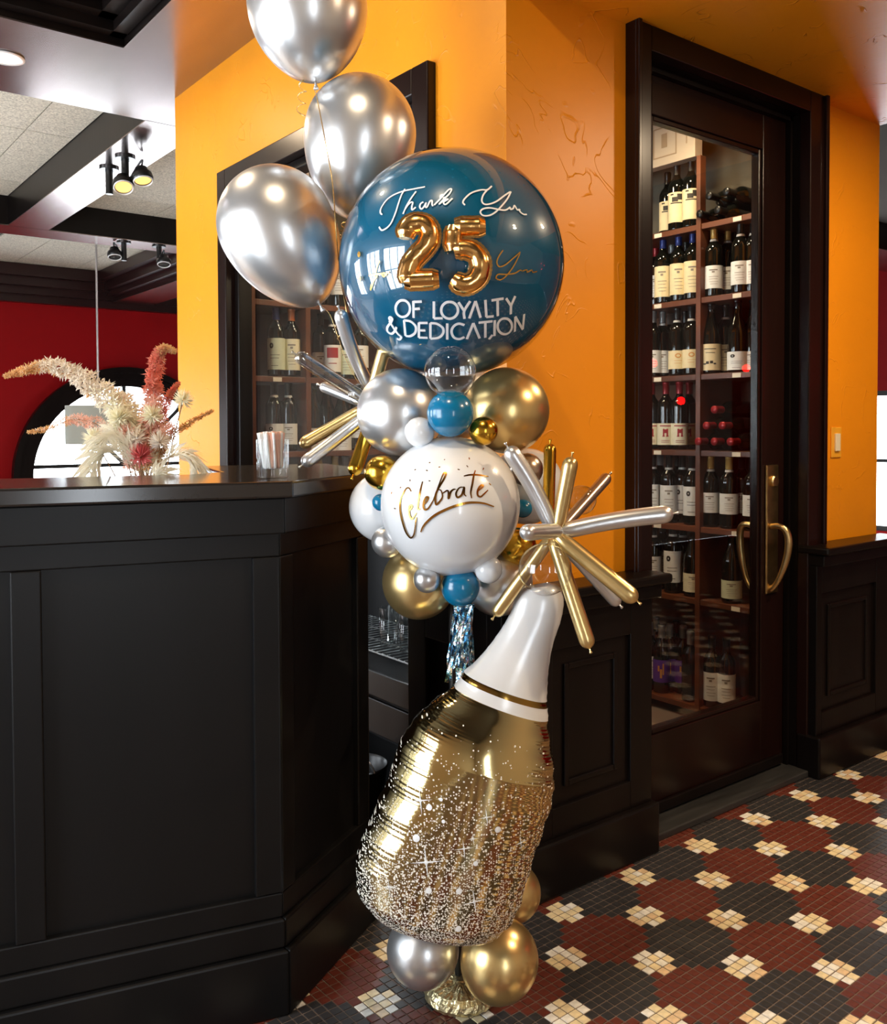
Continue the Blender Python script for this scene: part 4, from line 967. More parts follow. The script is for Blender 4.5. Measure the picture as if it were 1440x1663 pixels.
digit_part(d5, [(652,396),(650,430),(648,480),(644,560),(642,612)], 15.5, 'foil_stem')
digit_part(d5, [(648,604),(690,592),(750,588),(815,612),(862,664),(878,740),(856,818),(800,872),(725,886),(645,836)], 17.0, 'foil_bowl')
# --- clear ball and long tube balloons of the two bursts
def tube_balloon(t, a, b, wpx, Da, Db, m, tail=True, bend=0.0, nm='tube_balloon'):
    """a = px of the hub end, b = px of the tip"""
    A, B = atd(a[0], a[1], Da), atd(b[0], b[1], Db); r = wpx*0.5*(Da+Db)/2/F_PX; ln = (B-A).length
    n = 26; Q = []; R = []; sd = (B-A).cross(FWD).normalized()
    for i in range(n+1):
        # denser toward both ends
        u = 0.5-0.5*math.cos(math.pi*i/n); p = A.lerp(B, u)+sd*bend*math.sin(math.pi*u)*ln
        e0, e1 = u*ln, (1-u)*ln; f = 1.0
        if e1 < r*1.1: f = math.sqrt(max(0.0, 1-((r*1.1-e1)/(r*1.1))**2))
        if e0 < r*1.6: f = min(f, 0.35+0.65*math.sqrt(max(0,1-((r*1.6-e0)/(r*1.6))**2)))
        Q.append(p); R.append(max(r*f*(0.90+0.10*u), 0.0012))
    o = part(MB().tube(Q, R, 20, True), nm, m, t, smooth=True)
    if tail:
        d = (B-A).normalized(); k = [B-d*0.002, B+d*0.004, B+d*0.007, B+d*0.010]
        part(MB().tube(k, [0.0022,0.0014,0.0028,0.0034], 8), 'knot', m, o, smooth=True)
    return o
H = 1.80
sb = thing('balloon_burst', 'starburst of long silver and gold balloons at the right of the column', 'balloon', atd(905,866,H))
tube_balloon(sb, (897,858), (824,726), 29, H, H-0.02, SILVER, True, -0.03)
tube_balloon(sb, (890,850), (893,721), 21, H+0.05, H+0.10, GOLD2)
tube_balloon(sb, (904,862), (928,742), 26, H, H-0.02, GOLD)
tube_balloon(sb, (912,858), (988,772), 20, H+0.06, H+0.16, TAUPE)
tube_balloon(sb, (908,864), (1093,834), 30, H, H-0.01, SILVER, True, 0.02)
tube_balloon(sb, (902,868), (1034,976), 29, H, H-0.05, GOLD)
tube_balloon(sb, (908,876), (1005,982), 22, H+0.06, H+0.10, SILVER)
tube_balloon(sb, (898,875), (957,1053), 26, H, H-0.03, GOLD)
tube_balloon(sb, (893,875), (803,1000), 22, H+0.02, H+0.05, GOLD)
tube_balloon(sb, (908,862), (850,865), 27, H-0.02, H-0.14, SILVER, False)
ball(885, 925, 43, H-0.02, CLEAR, 'clear round balloon over the neck of the bottle balloon', 'clear round balloons')
ball(944, 812, 24, H+0.13, CLEAR, 'small clear balloon behind the right starburst', 'clear round balloons')
G = 2.10
CLRT = thin_glass('clear_tube_vinyl', (0.85,0.86,0.86), 0.06, 1.6, 0.30)
lb = thing('balloon_burst', 'starburst of long gold, silver and clear balloons at the left of the column', 'balloon', atd(592,650,G))
tube_balloon(lb, (600,630), (551,503), 23, G, G-0.08, SILVER, True, 0.03)
tube_balloon(lb, (603,640), (627,557), 22, G-0.06, G-0.08, GOLD, False)
tube_balloon(lb, (592,648), (480,575), 23, G-0.02, G-0.08, CLRT, True)
tube_balloon(lb, (590,655), (520,626), 18, G+0.04, G+0.08, SILVER)
tube_balloon(lb, (590,664), (487,724), 21, G-0.02, G-0.06, GOLD, False)
tube_balloon(lb, (594,676), (491,755), 23, G-0.04, G-0.09, SILVER, True)
tube_balloon(lb, (601,690), (573,772), 25, G-0.05, G-0.09, GOLD2, True)
ball(582, 640, 17, G-0.05, CLEAR, 'tiny clear knot balloon at the heart of the left starburst', 'clear round balloons')
# --- floating silver balloons
def floater(top_px, tip_px, rpx, D, label):
    """pear shaped latex balloon; top_px centre of the bulge, tip_px the neck"""
    c = atd(top_px[0], top_px[1], D); tip = atd(tip_px[0], tip_px[1], D); r = rpx*D/F_PX
    ax = (c-tip).normalized(); Ld = (c-tip).length
    t = thing('floating_balloon', label, 'balloon', tip, 'floating silver balloons')
    prof = []; n = 44
    for k in range(n+1):
        a = math.pi*k/n; ca = -math.cos(a)
        z = ca*(r*1.03 if ca > 0 else Ld)
        rr_ = r*math.sin(a)
        if ca < 0: rr_ = r*(math.sin(a)**1.12)*(1-0.06*ca*ca)
        prof.append((max(rr_, 0.003 if k == 0 else 0.0006), Ld+z))
    o = part(MB().lathe(prof, tip, ax, 56), 'balloon_skin', SILVER, t, smooth=True)
    part(MB().lathe([(0.003,0.002),(0.0022,-0.006),(0.004,-0.010),(0.007,-0.018),(0.006,-0.019)], tip, ax, 14), 'knot', SILVER, t, smooth=True)
    return tip
t1 = floater((499,8), (512,132), 97, 2.15, 'highest floating silver balloon, cut off by the top edge')
t2 = floater((585,217), (570,356), 90.5, 2.22, 'floating silver balloon just left of the teal bubble')
t3 = floater((448,366), (519,494), 94, 2.12, 'lowest floating silver balloon in front of the wine room window')
# --- ribbons
RIB = mat('gold_curling_ribbon', (0.75,0.52,0.22), 0.25, 0.8)
def ribbon(pts, w, label, D, grp='gold balloon ribbons'):
    P = catmull([atd(x, y, D if len(q) == 0 else q[0]) for (x, y, *q) in pts], 8)
    o = tag(build(MB().tube(P, w, 6, True, 0.35), 'balloon_ribbon', RIB, smooth=True), label, 'ribbon', grp); return o
ribbon([(511,146,2.15),(516,166,2.10),(530,240,2.05),(540,300,2.05),(546,380,2.05),(553,450),(566,520),(582,590),(600,640)], 0.0013, 'straight gold ribbon from the highest balloon down to the column', 2.13)
ribbon([(519,497,2.12),(535,510),(548,545),(560,580),(575,610),(596,640)], 0.0013, 'gold ribbon from the lowest floating balloon to the column', 2.12)
ribbon([(570,360,2.22),(560,400),(556,450),(566,530),(590,620)], 0.0012, 'gold ribbon from the balloon beside the bubble', 2.2)
def curl(p0, p1, rad_px, turns, D, label):
    P = []; A, B = atd(*p0, D), atd(*p1, D); n = turns*16
    ax = (B-A).normalized(); X = ax.cross(FWD).normalized(); Y = ax.cross(X); r = rad_px*D/F_PX
    for k in range(n+1):
        u = k/n; a = 2*math.pi*turns*u; P.append(A.lerp(B,u)+X*r*math.cos(a)*min(1,u*4+.15)+Y*r*math.sin(a)*min(1,u*4+.15))
    tag(build(MB().tube(P, 0.0021, 6, True, 0.3), 'balloon_ribbon', RIB, smooth=True), label, 'ribbon', 'gold balloon ribbons')
curl((492,128), (488,188), 7, 3, 2.15, 'curled gold ribbon end under the highest balloon')
curl((562,358), (553,402), 8, 3, 2.18, 'curled gold ribbon end left of the teal bubble')
curl((548,500), (556,560), 6, 3, 2.1, 'curled gold ribbon end beside the left starburst')
# --- foil fringe tassel
FR = mat('holographic_fringe', (0.62,0.68,0.70), 0.14, 1.0, bump=(90, 1.0))
_nt = FR.node_tree; _n = _nt.nodes.new('ShaderNodeTexNoise'); _n.inputs['Scale'].default_value = 55; _n.inputs['Detail'].default_value = 3
_c = _nt.nodes.new('ShaderNodeValToRGB'); _e = _c.color_ramp.elements; _e[0].position = 0.35; _e[0].color = (0.05,0.06,0.07,1); _e[1].position = 0.68; _e[1].color = (0.95,0.93,0.80,1)
for _p, _k in ((0.44,(0.10,0.42,0.75,1)),(0.50,(0.75,0.85,0.88,1)),(0.57,(0.25,0.60,0.70,1)),(0.62,(0.8,0.6,0.75,1))): _q = _e.new(_p); _q.color = _k
_nt.links.new([n for n in _nt.nodes if n.type == 'TEX_COORD'][0].outputs['Object'], _n.inputs['Vector']); _nt.links.new(_n.outputs['Fac'], _c.inputs[0]); _nt.links.new(_c.outputs[0], _nt.nodes['Principled BSDF'].inputs['Base Color'])
ts = thing('foil_tassel', 'holographic foil fringe tassel hanging under the small teal balloon', 'tassel', atd(750,985,1.95))
rr = random.Random(11)
for k in range(30):
    x0 = 737+rr.uniform(0,32); x1 = 724+rr.uniform(0,52); D = 1.95+rr.uniform(-.02,.02); y1 = rr.uniform(1070,1125)
    c = [atd(x0+(x1-x0)*u+rr.uniform(-1.5,1.5), 982+(y1-982)*u, D+rr.uniform(-.004,.004)) for u in (0,.2,.4,.6,.8,1)]
    sd = (RIGHT+FWD*rr.uniform(-1.2,1.2)).normalized()*0.0028; Q = catmull(c, 3); vs = []; fs = []
    for i, p in enumerate(Q): sdi = sd+FWD*0.002*math.sin(i*0.9+k); vs += [p+sdi, p-sdi]
    for i in range(len(Q)-1): fs.append((2*i,2*i+1,2*i+3,2*i+2))
    part(MB().add(vs, fs), 'fringe_strand', FR, ts, smooth=True)
part(MB().tube([atd(737,984,1.95), atd(770,984,1.95)], 0.004, 8), 'tassel_top', FR, ts)
# ================================================================== CHAMPAGNE BOTTLE FOIL BALLOON
ROWS = [((866,950),(892,946)),((848,956),(906,951)),((838,968),(914,965)),((832,985),(915,985)),((826,1000),(909,1012)),((808,1030),(898,1045)),((785,1060),(891,1085)),((766,1080),(889,1112)),
 ((753,1090),(888,1137)),((748,1098),(889,1147)),((737,1113),(890,1167)),((712,1132),(893,1195)),((685,1155),(898,1228)),((661,1183),(901,1258)),((643,1216),(899,1286)),((632,1256),(890,1320)),
 ((615,1295),(876,1360)),((598,1335),(862,1405)),((582,1375),(849,1450)),((577,1415),(838,1478)),((586,1450),(822,1500)),((616,1482),(802,1515)),((660,1505),(778,1524)),((704,1519),(748,1526))]
BD0, BD1 = 1.86, 1.84
NR = 20
Lp = catmull([V((a[0],a[1],0)) for a,b in ROWS], NR); Rp = catmull([V((b[0],b[1],0)) for a,b in ROWS], NR)
def bottle_rows(i0, i1, bulge=1.0, ridge=1.0, nu=72, puff=0.0):
    """rows i0..i1 (fractions of ROWS index) -> mesh of a pillow-like inflated foil shell"""
    mb = MB(); a, b = int(i0*NR), int(i1*NR); vs = []; fs = []; n = b-a+1; tl = []; N = len(Lp)
    for i in range(a, b+1):
        l, r = Lp[i], Rp[i]; t = i/(N-1); D = BD0+(BD1-BD0)*t
        A, B = atd(l.x, l.y, D), atd(r.x, r.y, D); C = (A+B)/2; H_ = (B-A)/2; hw = H_.length
        end = min(1.0, (i+2)/14.0, (N-1-i+1.2)/46.0); depth = min(hw*0.70, 0.112)*math.sqrt(end)
        seed = math.sin(i*0.37)*0.3
        for k in range(nu):
            th = 2*math.pi*k/nu; cu, su = math.cos(th), math.sin(th)
            e = abs(cu)**3
            # crimp ridges run in from the seam
            rg = ridge*((0.00028*(abs(cu)**2.5)*math.sin(i*1.9+(2.0 if cu > 0 else 0)+3*seed)) + 0.0011*e*math.sin(i*0.26+(1.0 if cu > 0 else 0)+seed))*min(1,hw/0.08)
            sc_ = 1+puff+rg/max(hw,0.01)
            P = C+H_*cu*sc_*(1-0.012*abs(math.sin(i*0.275)) if abs(cu) > 0.97 else sc_*1.0 if abs(cu) <= 0.97 else 1)+(-FWD)*(math.copysign(abs(su)**0.92, su)*(depth*(1+puff)+rg*1.4))
            vs.append(P); tl.append(t)
    for i in range(n-1):
        for k in range(nu): fs.append((i*nu+k, i*nu+(k+1)%nu, (i+1)*nu+(k+1)%nu, (i+1)*nu+k))
    if a == 0: fs.append(tuple(range(nu)))
    if b == len(Lp)-1: fs.append(tuple((n-1)*nu+k for k in range(nu))[::-1])
    mb.add(vs, fs); return mb, tl
BFOIL = mat('olive_gold_mirror_foil', (0.76,0.60,0.28), 0.10, 1.0)
def glitter(m):
    nt = m.node_tree; b = nt.nodes['Principled BSDF']; L = nt.links.new
    at = nt.nodes.new('ShaderNodeAttribute'); at.attribute_name = 'along'
    uv = nt.nodes.new('ShaderNodeAttribute'); uv.attribute_name = 'flat'
    facs = []
    for sc, lo, hi, rad, seed in ((210, 0.46, 0.86, 0.40, 0), (120, 0.42, 1.1, 0.30, 3.1), (300, 0.60, 0.95, 0.45, 7.7)):
        mp = nt.nodes.new('ShaderNodeMapping'); mp.inputs['Location'].default_value = (seed, seed*1.7, 0)
        vo = nt.nodes.new('ShaderNodeTexVoronoi'); vo.voronoi_dimensions = '2D'; vo.inputs['Scale'].default_value = sc
        L(uv.outputs['Vector'], mp.inputs[0]); L(mp.outputs[0], vo.inputs['Vector'])
        sp = nt.nodes.new('ShaderNodeSeparateColor'); L(vo.outputs['Color'], sp.inputs[0])
        dens = nt.nodes.new('ShaderNodeMapRange'); dens.inputs['From Min'].default_value = lo; dens.inputs['From Max'].default_value = hi
        pw = nt.nodes.new('ShaderNodeMath'); pw.operation = 'POWER'; pw.inputs[1].default_value = 1.6
        L(at.outputs['Fac'], dens.inputs[0]); L(dens.outputs[0], pw.inputs[0])
        lt = nt.nodes.new('ShaderNodeMath'); lt.operation = 'LESS_THAN'; L(sp.outputs[0], lt.inputs[0]); L(pw.outputs[0], lt.inputs[1])
        rr_ = nt.nodes.new('ShaderNodeMath'); rr_.operation = 'MULTIPLY_ADD'; rr_.inputs[1].default_value = rad*0.7; rr_.inputs[2].default_value = rad*0.3
        L(sp.outputs[1], rr_.inputs[0])
        d = nt.nodes.new('ShaderNodeMath'); d.operation = 'LESS_THAN'; L(vo.outputs['Distance'], d.inputs[0]); L(rr_.outputs[0], d.inputs[1])
        mu = nt.nodes.new('ShaderNodeMath'); mu.operation = 'MULTIPLY'; L(lt.outputs[0], mu.inputs[0]); L(d.outputs[0], mu.inputs[1]); facs.append(mu)
    m1 = nt.nodes.new('ShaderNodeMath'); m1.operation = 'MAXIMUM'; L(facs[0].outputs[0], m1.inputs[0]); L(facs[1].outputs[0], m1.inputs[1])
    m2 = nt.nodes.new('ShaderNodeMath'); m2.operation = 'MAXIMUM'; L(m1.outputs[0], m2.inputs[0]); L(facs[2].outputs[0], m2.inputs[1])
    # the foil colour turns darker brown toward the foot
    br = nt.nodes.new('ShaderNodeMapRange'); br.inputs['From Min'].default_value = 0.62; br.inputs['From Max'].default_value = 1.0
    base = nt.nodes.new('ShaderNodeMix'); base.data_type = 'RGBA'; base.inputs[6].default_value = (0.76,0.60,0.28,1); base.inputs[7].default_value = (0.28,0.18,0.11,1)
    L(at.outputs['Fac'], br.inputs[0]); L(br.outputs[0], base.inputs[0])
    mx = nt.nodes.new('ShaderNodeMix'); mx.data_type = 'RGBA'; mx.inputs[7].default_value = (0.86,0.82,0.72,1)
    L(m2.outputs[0], mx.inputs[0]); L(base.outputs[2], mx.inputs[6]); L(mx.outputs[2], b.inputs['Base Color'])
    iv = nt.nodes.new('ShaderNodeMath'); iv.operation = 'MULTIPLY_ADD'; iv.inputs[1].default_value = -0.95; iv.inputs[2].default_value = 1.0
    L(m2.outputs[0], iv.inputs[0]); L(iv.outputs[0], b.inputs['Metallic'])
    ro = nt.nodes.new('ShaderNodeMath'); ro.operation = 'MULTIPLY_ADD'; ro.inputs[1].default_value = 0.4; ro.inputs[2].default_value = 0.10
    L(m2.outputs[0], ro.inputs[0]); L(ro.outputs[0], b.inputs['Roughness'])
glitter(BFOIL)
BWHITE = mat('white_satin_foil', (0.78,0.79,0.80), 0.25, 0.15, 0.6)
BBROWN = mat('bronze_band_foil', (0.40,0.24,0.06), 0.14, 1.0)
bt = thing('bottle_balloon', 'tilted champagne bottle foil balloon with white neck and glittering gold body', 'balloon', atd(745,1526,1.86))
def bottle_part(i0, i1, nm, m, puff=0.0, ridge=1.0):
    mb, tl = bottle_rows(i0, i1, 1, ridge, 72, puff)
    o = part(mb, nm, m, bt, smooth=True)
    at = o.data.attributes.new('along', 'FLOAT', 'POINT'); at.data.foreach_set('value', tl)
    fl = o.data.attributes.new('flat', 'FLOAT_VECTOR', 'POINT'); dat = []
    ax = (V(proj(mb.v[0])[:2]+(0,)))
    for v in mb.v:
        p = V(v); dat += [p.dot(RIGHT), -p.dot(DOWN), 0.0]
    fl.data.foreach_set('vector', dat); return o
bottle_part(0, 8, 'neck_foil', BWHITE, 0, 0.12); bottle_part(8, 9, 'bronze_band', BBROWN, 0.004, 0.2); bottle_part(9, 10, 'white_band', BWHITE, 0.002, 0.3)
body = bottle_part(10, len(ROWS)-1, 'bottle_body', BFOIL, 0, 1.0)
# printed sparkles on the bottle
SPK = mat('white_sparkle_print', (0.9,0.92,0.93), 0.5)
dirs = body.data
from mathutils.bvhtree import BVHTree
bv = BVHTree.FromPolygons([V(v.co) for v in dirs.vertices], [list(p.vertices) for p in dirs.polygons])
def sparkle(px, py, rpx):
    d = ray(px, py).normalized(); h = bv.ray_cast(CAM, d)
    if h[0] is None: return
    p, nrm = h[0], h[1]
    if nrm.dot(d) > 0: nrm = -nrm
    X = (RIGHT-nrm*RIGHT.dot(nrm)).normalized(); Y = nrm.cross(X); s = rpx*1.8/F_PX; c = p+nrm*0.0015
    vs = [c+nrm*0.0008]; n = 16
    for k in range(n):
        a = 2*math.pi*k/n+0.12; r = s*(1.0 if k % 4 == 0 else 0.12 if k % 4 == 2 else 0.13); vs.append(c+X*r*math.cos(a)+Y*r*math.sin(a))
    fs = [(0,1+k,1+(k+1)%n) for k in range(n)]
    part(MB().add(vs, fs), 'sparkle', SPK, bt)
for q in ((692,1400,26),(683,1300,22),(790,1327,15),(753,1378,16),(770,1464,22),(768,1362,10),(845,1368,14),(632,1440,14)): sparkle(*q)
def dot(px, py, rpx):
    d = ray(px, py).normalized(); h = bv.ray_cast(CAM, d)
    if h[0] is None: return
    p, nrm = h[0], h[1]
    if nrm.dot(d) > 0: nrm = -nrm
    X = (RIGHT-nrm*RIGHT.dot(nrm)).normalized(); Y = nrm.cross(X); s = rpx*1.8/F_PX; c = p+nrm*0.0012
    part(MB().add([c+nrm*0.0006]+[c+X*s*math.cos(2*math.pi*k/12)+Y*s*math.sin(2*math.pi*k/12) for k in range(12)], [(0,1+k,1+(k+1)%12) for k in range(12)]), 'glitter_dot', SPK, bt)
for q in ((676,1361,6),(697,1311,5),(696,1446,5),(745,1447,5),(808,1347,5),(772,1402,4),(744,1508,5),(716,1298,3),(720,1334,3)): dot(*q)

# ================================================================== ON THE BAR
# --- glass of wrapped straws
sp = onz(443, 776, 1.1405)
sg = tag(build(MB().lathe([(0.031,0.0),(0.034,0.002),(0.0355,0.085),(0.034,0.085),(0.031,0.020),(0.0,0.018)], (sp.x,sp.y,1.1405), (0,0,1), 32, cap1=False), 'straw_glass', thin_glass('tumbler_glass',(0.97,0.98,0.98),0.01,0.6,0.03), smooth=True, autosmooth=0.8), 'clear tumbler full of wrapped straws on the bar top', 'glass')
PAPW = mat('white_straw_paper', (0.84,0.82,0.80), 0.6); PAPP = mat('pinkish_straw_paper', (0.85,0.50,0.38), 0.6)
rr = random.Random(21); sm = {}
for nm_, m in (('w', PAPW), ('p', PAPP)):
    mb = MB(); mb.tube([(0,0,0),(0,0,0.003),(0,0,0.073),(0,0,0.079)], [0.0012,0.0028,0.0028,0.0030], 7); sm[nm_] = mb.mesh('straw', True); sm[nm_].materials.append(m)
tilt = RIGHT*0.16
for k in range(60):
    a = 2*math.pi*rr.random(); r = 0.027*math.sqrt(rr.random()); off = RIGHT*(r*math.cos(a))+FWD*(r*math.sin(a)); off.z = 0
    white = off.dot(RIGHT) < 0.002 if rr.random() < 0.75 else rr.random() < 0.5
    o = link('wrapped_straw', sm['w' if white else 'p'], None, None, (sp.x+off.x*0.8, sp.y+off.y*0.8, 1.1605+rr.uniform(0,.004)))
    lean = V((off.x*3.5-RIGHT.x*.06+rr.uniform(-.07,.07), off.y*3.5-RIGHT.y*.06+rr.uniform(-.07,.07), 1))
    o.rotation_euler = lean.to_track_quat('Z','Y').to_euler()
    tag(o, 'white paper wrapped straw in the tumbler' if white else 'pinkish paper wrapped straw in the tumbler', 'straw', 'wrapped straws in the tumbler')

# --- dried flowers in a vase behind the ledge
FD = 2.33
vb = atd(236, 800, FD); vz = 0.93
vs_ = thing('flower_vase', 'clear vase behind the bar ledge holding the dried flowers', 'vase', (vb.x, vb.y, vz))
part(MB().lathe([(0.045,0),(0.05,0.004),(0.042,0.09),(0.03,0.16),(0.034,0.19),(0.032,0.19),(0.027,0.16),(0.038,0.09),(0.044,0.01),(0,0.008)], (vb.x,vb.y,vz), (0,0,1), 28, cap1=False), 'vase_body', CLEARG, vs_, smooth=True)
STEM = mat('dry_stem', (0.36,0.20,0.10), 0.7)
FM = {'cream':mat('cream_floret',(0.95,0.89,0.80),0.7,noise=(25,.15)),'pink':mat('dusty_pink_floret',(0.86,0.38,0.28),0.7,noise=(25,.2)),'rose':mat('rose_floret',(0.88,0.28,0.28),0.7),'tan':mat('tan_floret',(0.80,0.50,0.22),0.7,noise=(25,.2)),
      'ivory':mat('ivory_floret',(0.92,0.88,0.70),0.7),'feather':mat('pampas_feather',(0.93,0.88,0.74),0.8),'blush':mat('blush_floret',(0.90,0.58,0.46),0.7)}
for _m in FM.values():      # thin dry petals let light through
    _nt = _m.node_tree; _b = _nt.nodes['Principled BSDF']; _o = [n for n in _nt.nodes if n.type == 'OUTPUT_MATERIAL'][0]
    _t = _nt.nodes.new('ShaderNodeBsdfTranslucent'); _t.inputs[0].default_value = _b.inputs['Base Color'].default_value
    _x = _nt.nodes.new('ShaderNodeMixShader'); _x.inputs[0].default_value = 0.4
    _nt.links.new(_b.outputs[0], _x.inputs[1]); _nt.links.new(_t.outputs[0], _x.inputs[2]); _nt.links.new(_x.outputs[0], _o.inputs['Surface'])
rr = random.Random(33)
def star(mb, c, nrm, s, pet=5):
    nrm = nrm.normalized(); X = nrm.orthogonal().normalized(); Y = nrm.cross(X); a0 = rr.uniform(0,6)
    for k in range(pet):
        a = a0+2*math.pi*k/pet; d = X*math.cos(a)+Y*math.sin(a); sd = nrm.cross(d)
        tip = c+d*s+nrm*s*rr.uniform(.2,.7); mid = c+d*s*0.5+nrm*s*0.18
        mb.add([c, mid+sd*s*0.15, tip, mid-sd*s*0.15], [(0,1,2,3)])
def spike(path, n, r0, r1, s0, s1, mats, label, stem_r=0.0016, D=FD, pet=5):
    n = int(n*1.35); s0 *= 1.3; s1 *= 1.45
    """flower spike: path from tip to foot in px, floret spread r and size s grow from tip (0) to base (1)"""
    P = catmull([atd(x, y, D+ (q[0] if q else 0)) for x, y, *q in path], 10); N = len(P)
    fb = V((vb.x+rr.uniform(-.015,.015), vb.y+rr.uniform(-.015,.015), vz+0.02))
    t = thing('dried_flower', label, 'flower', fb, 'dried flowers in the vase')
    part(MB().tube(P+[P[-1].lerp(fb,.5), fb], [0.0008+0.0012*min(1,i/N) for i in range(N+2)], 6), 'stem', STEM, t)
    groups = {m: MB() for m in mats}
    for k in range(n):
        u = (k+rr.random())/n*0.86; i = min(int(u*(N-1)), N-2); tg = (P[i+1]-P[i]).normalized(); u2 = u/0.86
        X = tg.orthogonal().normalized(); Y = tg.cross(X); a = rr.uniform(0, 2*math.pi); rad = (r0+(r1-r0)*u2)*rr.uniform(.35,1.0)
        d = X*math.cos(a)+Y*math.sin(a); c = P[i]+d*rad
        m = mats[min(len(mats)-1, int(u2*len(mats)+rr.uniform(-.35,.35)))] if rr.random() < .9 else rr.choice(mats)
        star(groups[m], c, d-tg*0.5, (s0+(s1-s0)*u2)*rr.uniform(.7,1.2), pet)
    for m in mats:
        if groups[m].v: part(groups[m], 'florets', FM[m], t)['kind'] = 'stuff'
spike([(9,611),(45,600),(85,594),(125,610),(165,638),(200,672),(222,720),(234,790)], 420, 0.004, 0.042, 0.005, 0.017, ['tan','cream','cream','ivory'], 'long arching cream flower spike reaching far left')
spike([(284,570),(268,566),(256,580),(250,615),(248,655),(243,710),(236,790)], 330, 0.004, 0.030, 0.005, 0.014, ['tan','pink','pink','blush'], 'upright dusty pink flower spike with a hooked tip')
spike([(46,702),(80,696),(115,682),(150,686),(185,705),(215,735),(234,790)], 200, 0.003, 0.026, 0.004, 0.011, ['tan','blush','cream'], 'low tan flower spike pointing left across the arched window', D=FD+.03)
spike([(345,667),(325,677),(300,692),(275,712),(255,745),(238,790)], 120, 0.002, 0.012, 0.004, 0.008, ['tan','tan'], 'thin tan flower spike pointing right in front of the yellow wall')
spike([(290,622),(276,640),(264,668),(252,705),(243,745),(237,790)], 220, 0.003, 0.024, 0.005, 0.012, ['pink','pink','tan'], 'pink flower spike leaning right under the hooked one', D=FD+.04)
spike([(205,640),(212,670),(222,705),(230,745),(236,790)], 200, 0.012, 0.045, 0.008, 0.014, ['cream','ivory','blush'], 'short full cream flower in the middle of the bouquet', D=FD+.03)
spike([(278,690),(265,705),(254,730),(244,755),(237,790)], 170, 0.012, 0.032, 0.007, 0.012, ['blush','tan','ivory'], 'short blush flower right of the bouquet centre', D=FD-.01)
def pincushion(px, py, rpx, m, label, D=FD-.04, n=150):
    c = atd(px, py, D); r = 1.3*rpx*D/F_PX; fb = V((vb.x+rr.uniform(-.015,.015), vb.y+rr.uniform(-.015,.015), vz+0.02))
    t = thing('dried_flower', label, 'flower', fb, 'dried flowers in the vase')
    part(MB().tube(catmull([c, c.lerp(fb,.5)+V((0,0,.02)), fb], 8), 0.0016, 6), 'stem', STEM, t)
    mb = MB()
    for k in range(n):
        d = V((rr.gauss(0,1),rr.gauss(0,1),rr.gauss(0,1)+.4)).normalized(); sd = d.orthogonal().normalized()*r*0.055; q = r*rr.uniform(.8,1.05)
        bend = V((rr.uniform(-.3,.3),rr.uniform(-.3,.3),.3))*q*0.3
        mb.add([c+d*r*.15-sd, c+d*r*.15+sd, c+d*q*.65+sd+bend*.3, c+d*q+bend, c+d*q*.65-sd+bend*.3], [(0,1,2,3,4)])
    part(mb, 'petals', FM[m], t)['kind'] = 'stuff'
pincushion(297,650,15,'ivory','round ivory pincushion flower against the yellow wall edge')
pincushion(193,680,18,'ivory','ivory pincushion flower left of the bouquet centre')
pincushion(247,675,17,'ivory','ivory pincushion flower at the bouquet centre below the pink spike')
pincushion(260,718,17,'cream','white pincushion flower right of the bouquet centre')
pincushion(152,712,15,'ivory','cream pincushion flower low on the left')
pincushion(228,742,19,'rose','rose pink round flower low in the middle of the bouquet', n=220)
pincushion(222,712,15,'cream','pale pincushion flower above the rose pink one')
pincushion(205,702,13,'blush','small blush flower beside the pale pincushion')
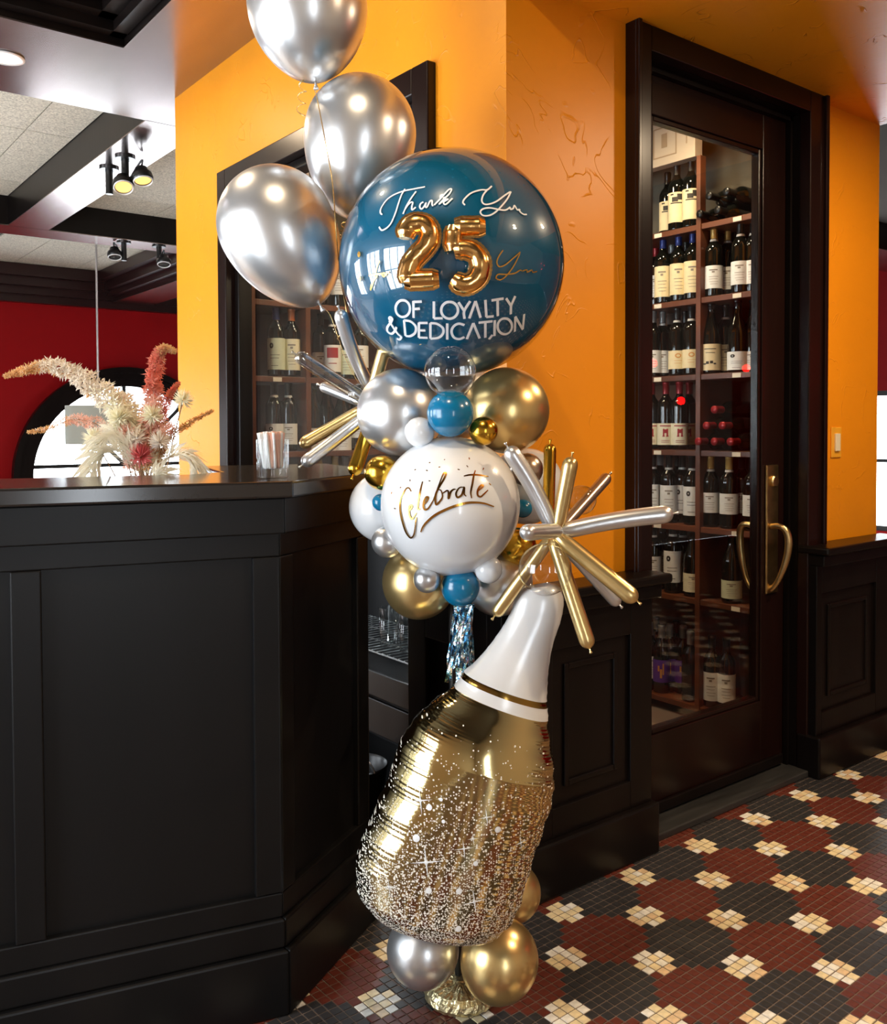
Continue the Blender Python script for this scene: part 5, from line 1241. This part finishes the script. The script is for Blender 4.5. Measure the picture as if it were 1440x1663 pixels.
def feather(path, wpx, label, D=FD-.05):
    P = catmull([atd(x, y, D) for x, y in path], 10); N = len(P); fb = V((vb.x+rr.uniform(-.015,.015), vb.y+rr.uniform(-.015,.015), vz+0.02))
    t = thing('pampas_plume', label, 'plume', fb, 'pampas plumes in the vase')
    part(MB().tube(P+[P[-1].lerp(fb,.5), fb], 0.0012, 6), 'stem', STEM, t)
    mb = MB(); w = wpx*D/F_PX
    for k in range(300):
        u = rr.random(); i = min(int(u*.8*(N-1)), N-2); tg = (P[i]-P[i+1]).normalized(); X = tg.orthogonal().normalized(); Y = tg.cross(X); a = rr.uniform(0,6.28)
        d = (X*math.cos(a)+Y*math.sin(a)); ln = w*rr.uniform(.7,1.5); p0 = P[i]; p1 = p0+d*ln*.45+tg*ln*.5; p2 = p0+d*ln*.7+tg*ln*1.1-V((0,0,ln*.3)); sd = tg.cross(d).normalized()*0.0009
        mb.add([p0-sd,p0+sd,p1+sd,p2,p1-sd], [(0,1,2,3,4)])
    part(mb, 'plume_hairs', FM['feather'], t)['kind'] = 'stuff'
feather([(148,765),(165,735),(190,730),(212,752),(230,792)], 26, 'pale pampas plume drooping left, lower')
feather([(160,725),(180,705),(200,715),(218,745),(232,792)], 24, 'pale pampas plume drooping left, upper')
feather([(318,762),(305,742),(285,738),(262,752),(240,792)], 20, 'pale pampas plume drooping right before the yellow wall')
feather([(262,775),(258,770),(252,776),(240,795)], 22, 'small pale pampas tuft low at the vase')

# ================================================================== RED GLOW GLOBES added out of view to make red spots in the door glass
for k, (px, py) in enumerate(((1212,598),(1061,590),(1106,651))):
    p = ony(px, py, 1.870); d = ray(px, py); d.y = -d.y; c = p+d*(3.2/abs(d.y))
    t = thing('added_red_glow', 'small red glow globe added out of view, %s, mirrored in the door glass' % ['right','left','lower middle'][k], 'light helper', c, 'red glow globes added for the door glass')
    part(MB().lathe([(0.002,-0.035),(0.017,-0.032),(0.031,-0.014),(0.033,0.004),(0.025,0.024),(0.010,0.035),(0.002,0.036)], c, (0,0,1), 20), 'globe', mat('red_glow_emitter',(0.3,0.0,0.0),0.3,emit=((1.0,0.003,0.003),40.0)), t, smooth=True)
    part(MB().tube([c+V((0,0,0.034)), V((c.x,c.y,2.97))], 0.003, 6), 'cord', LBLK, t)
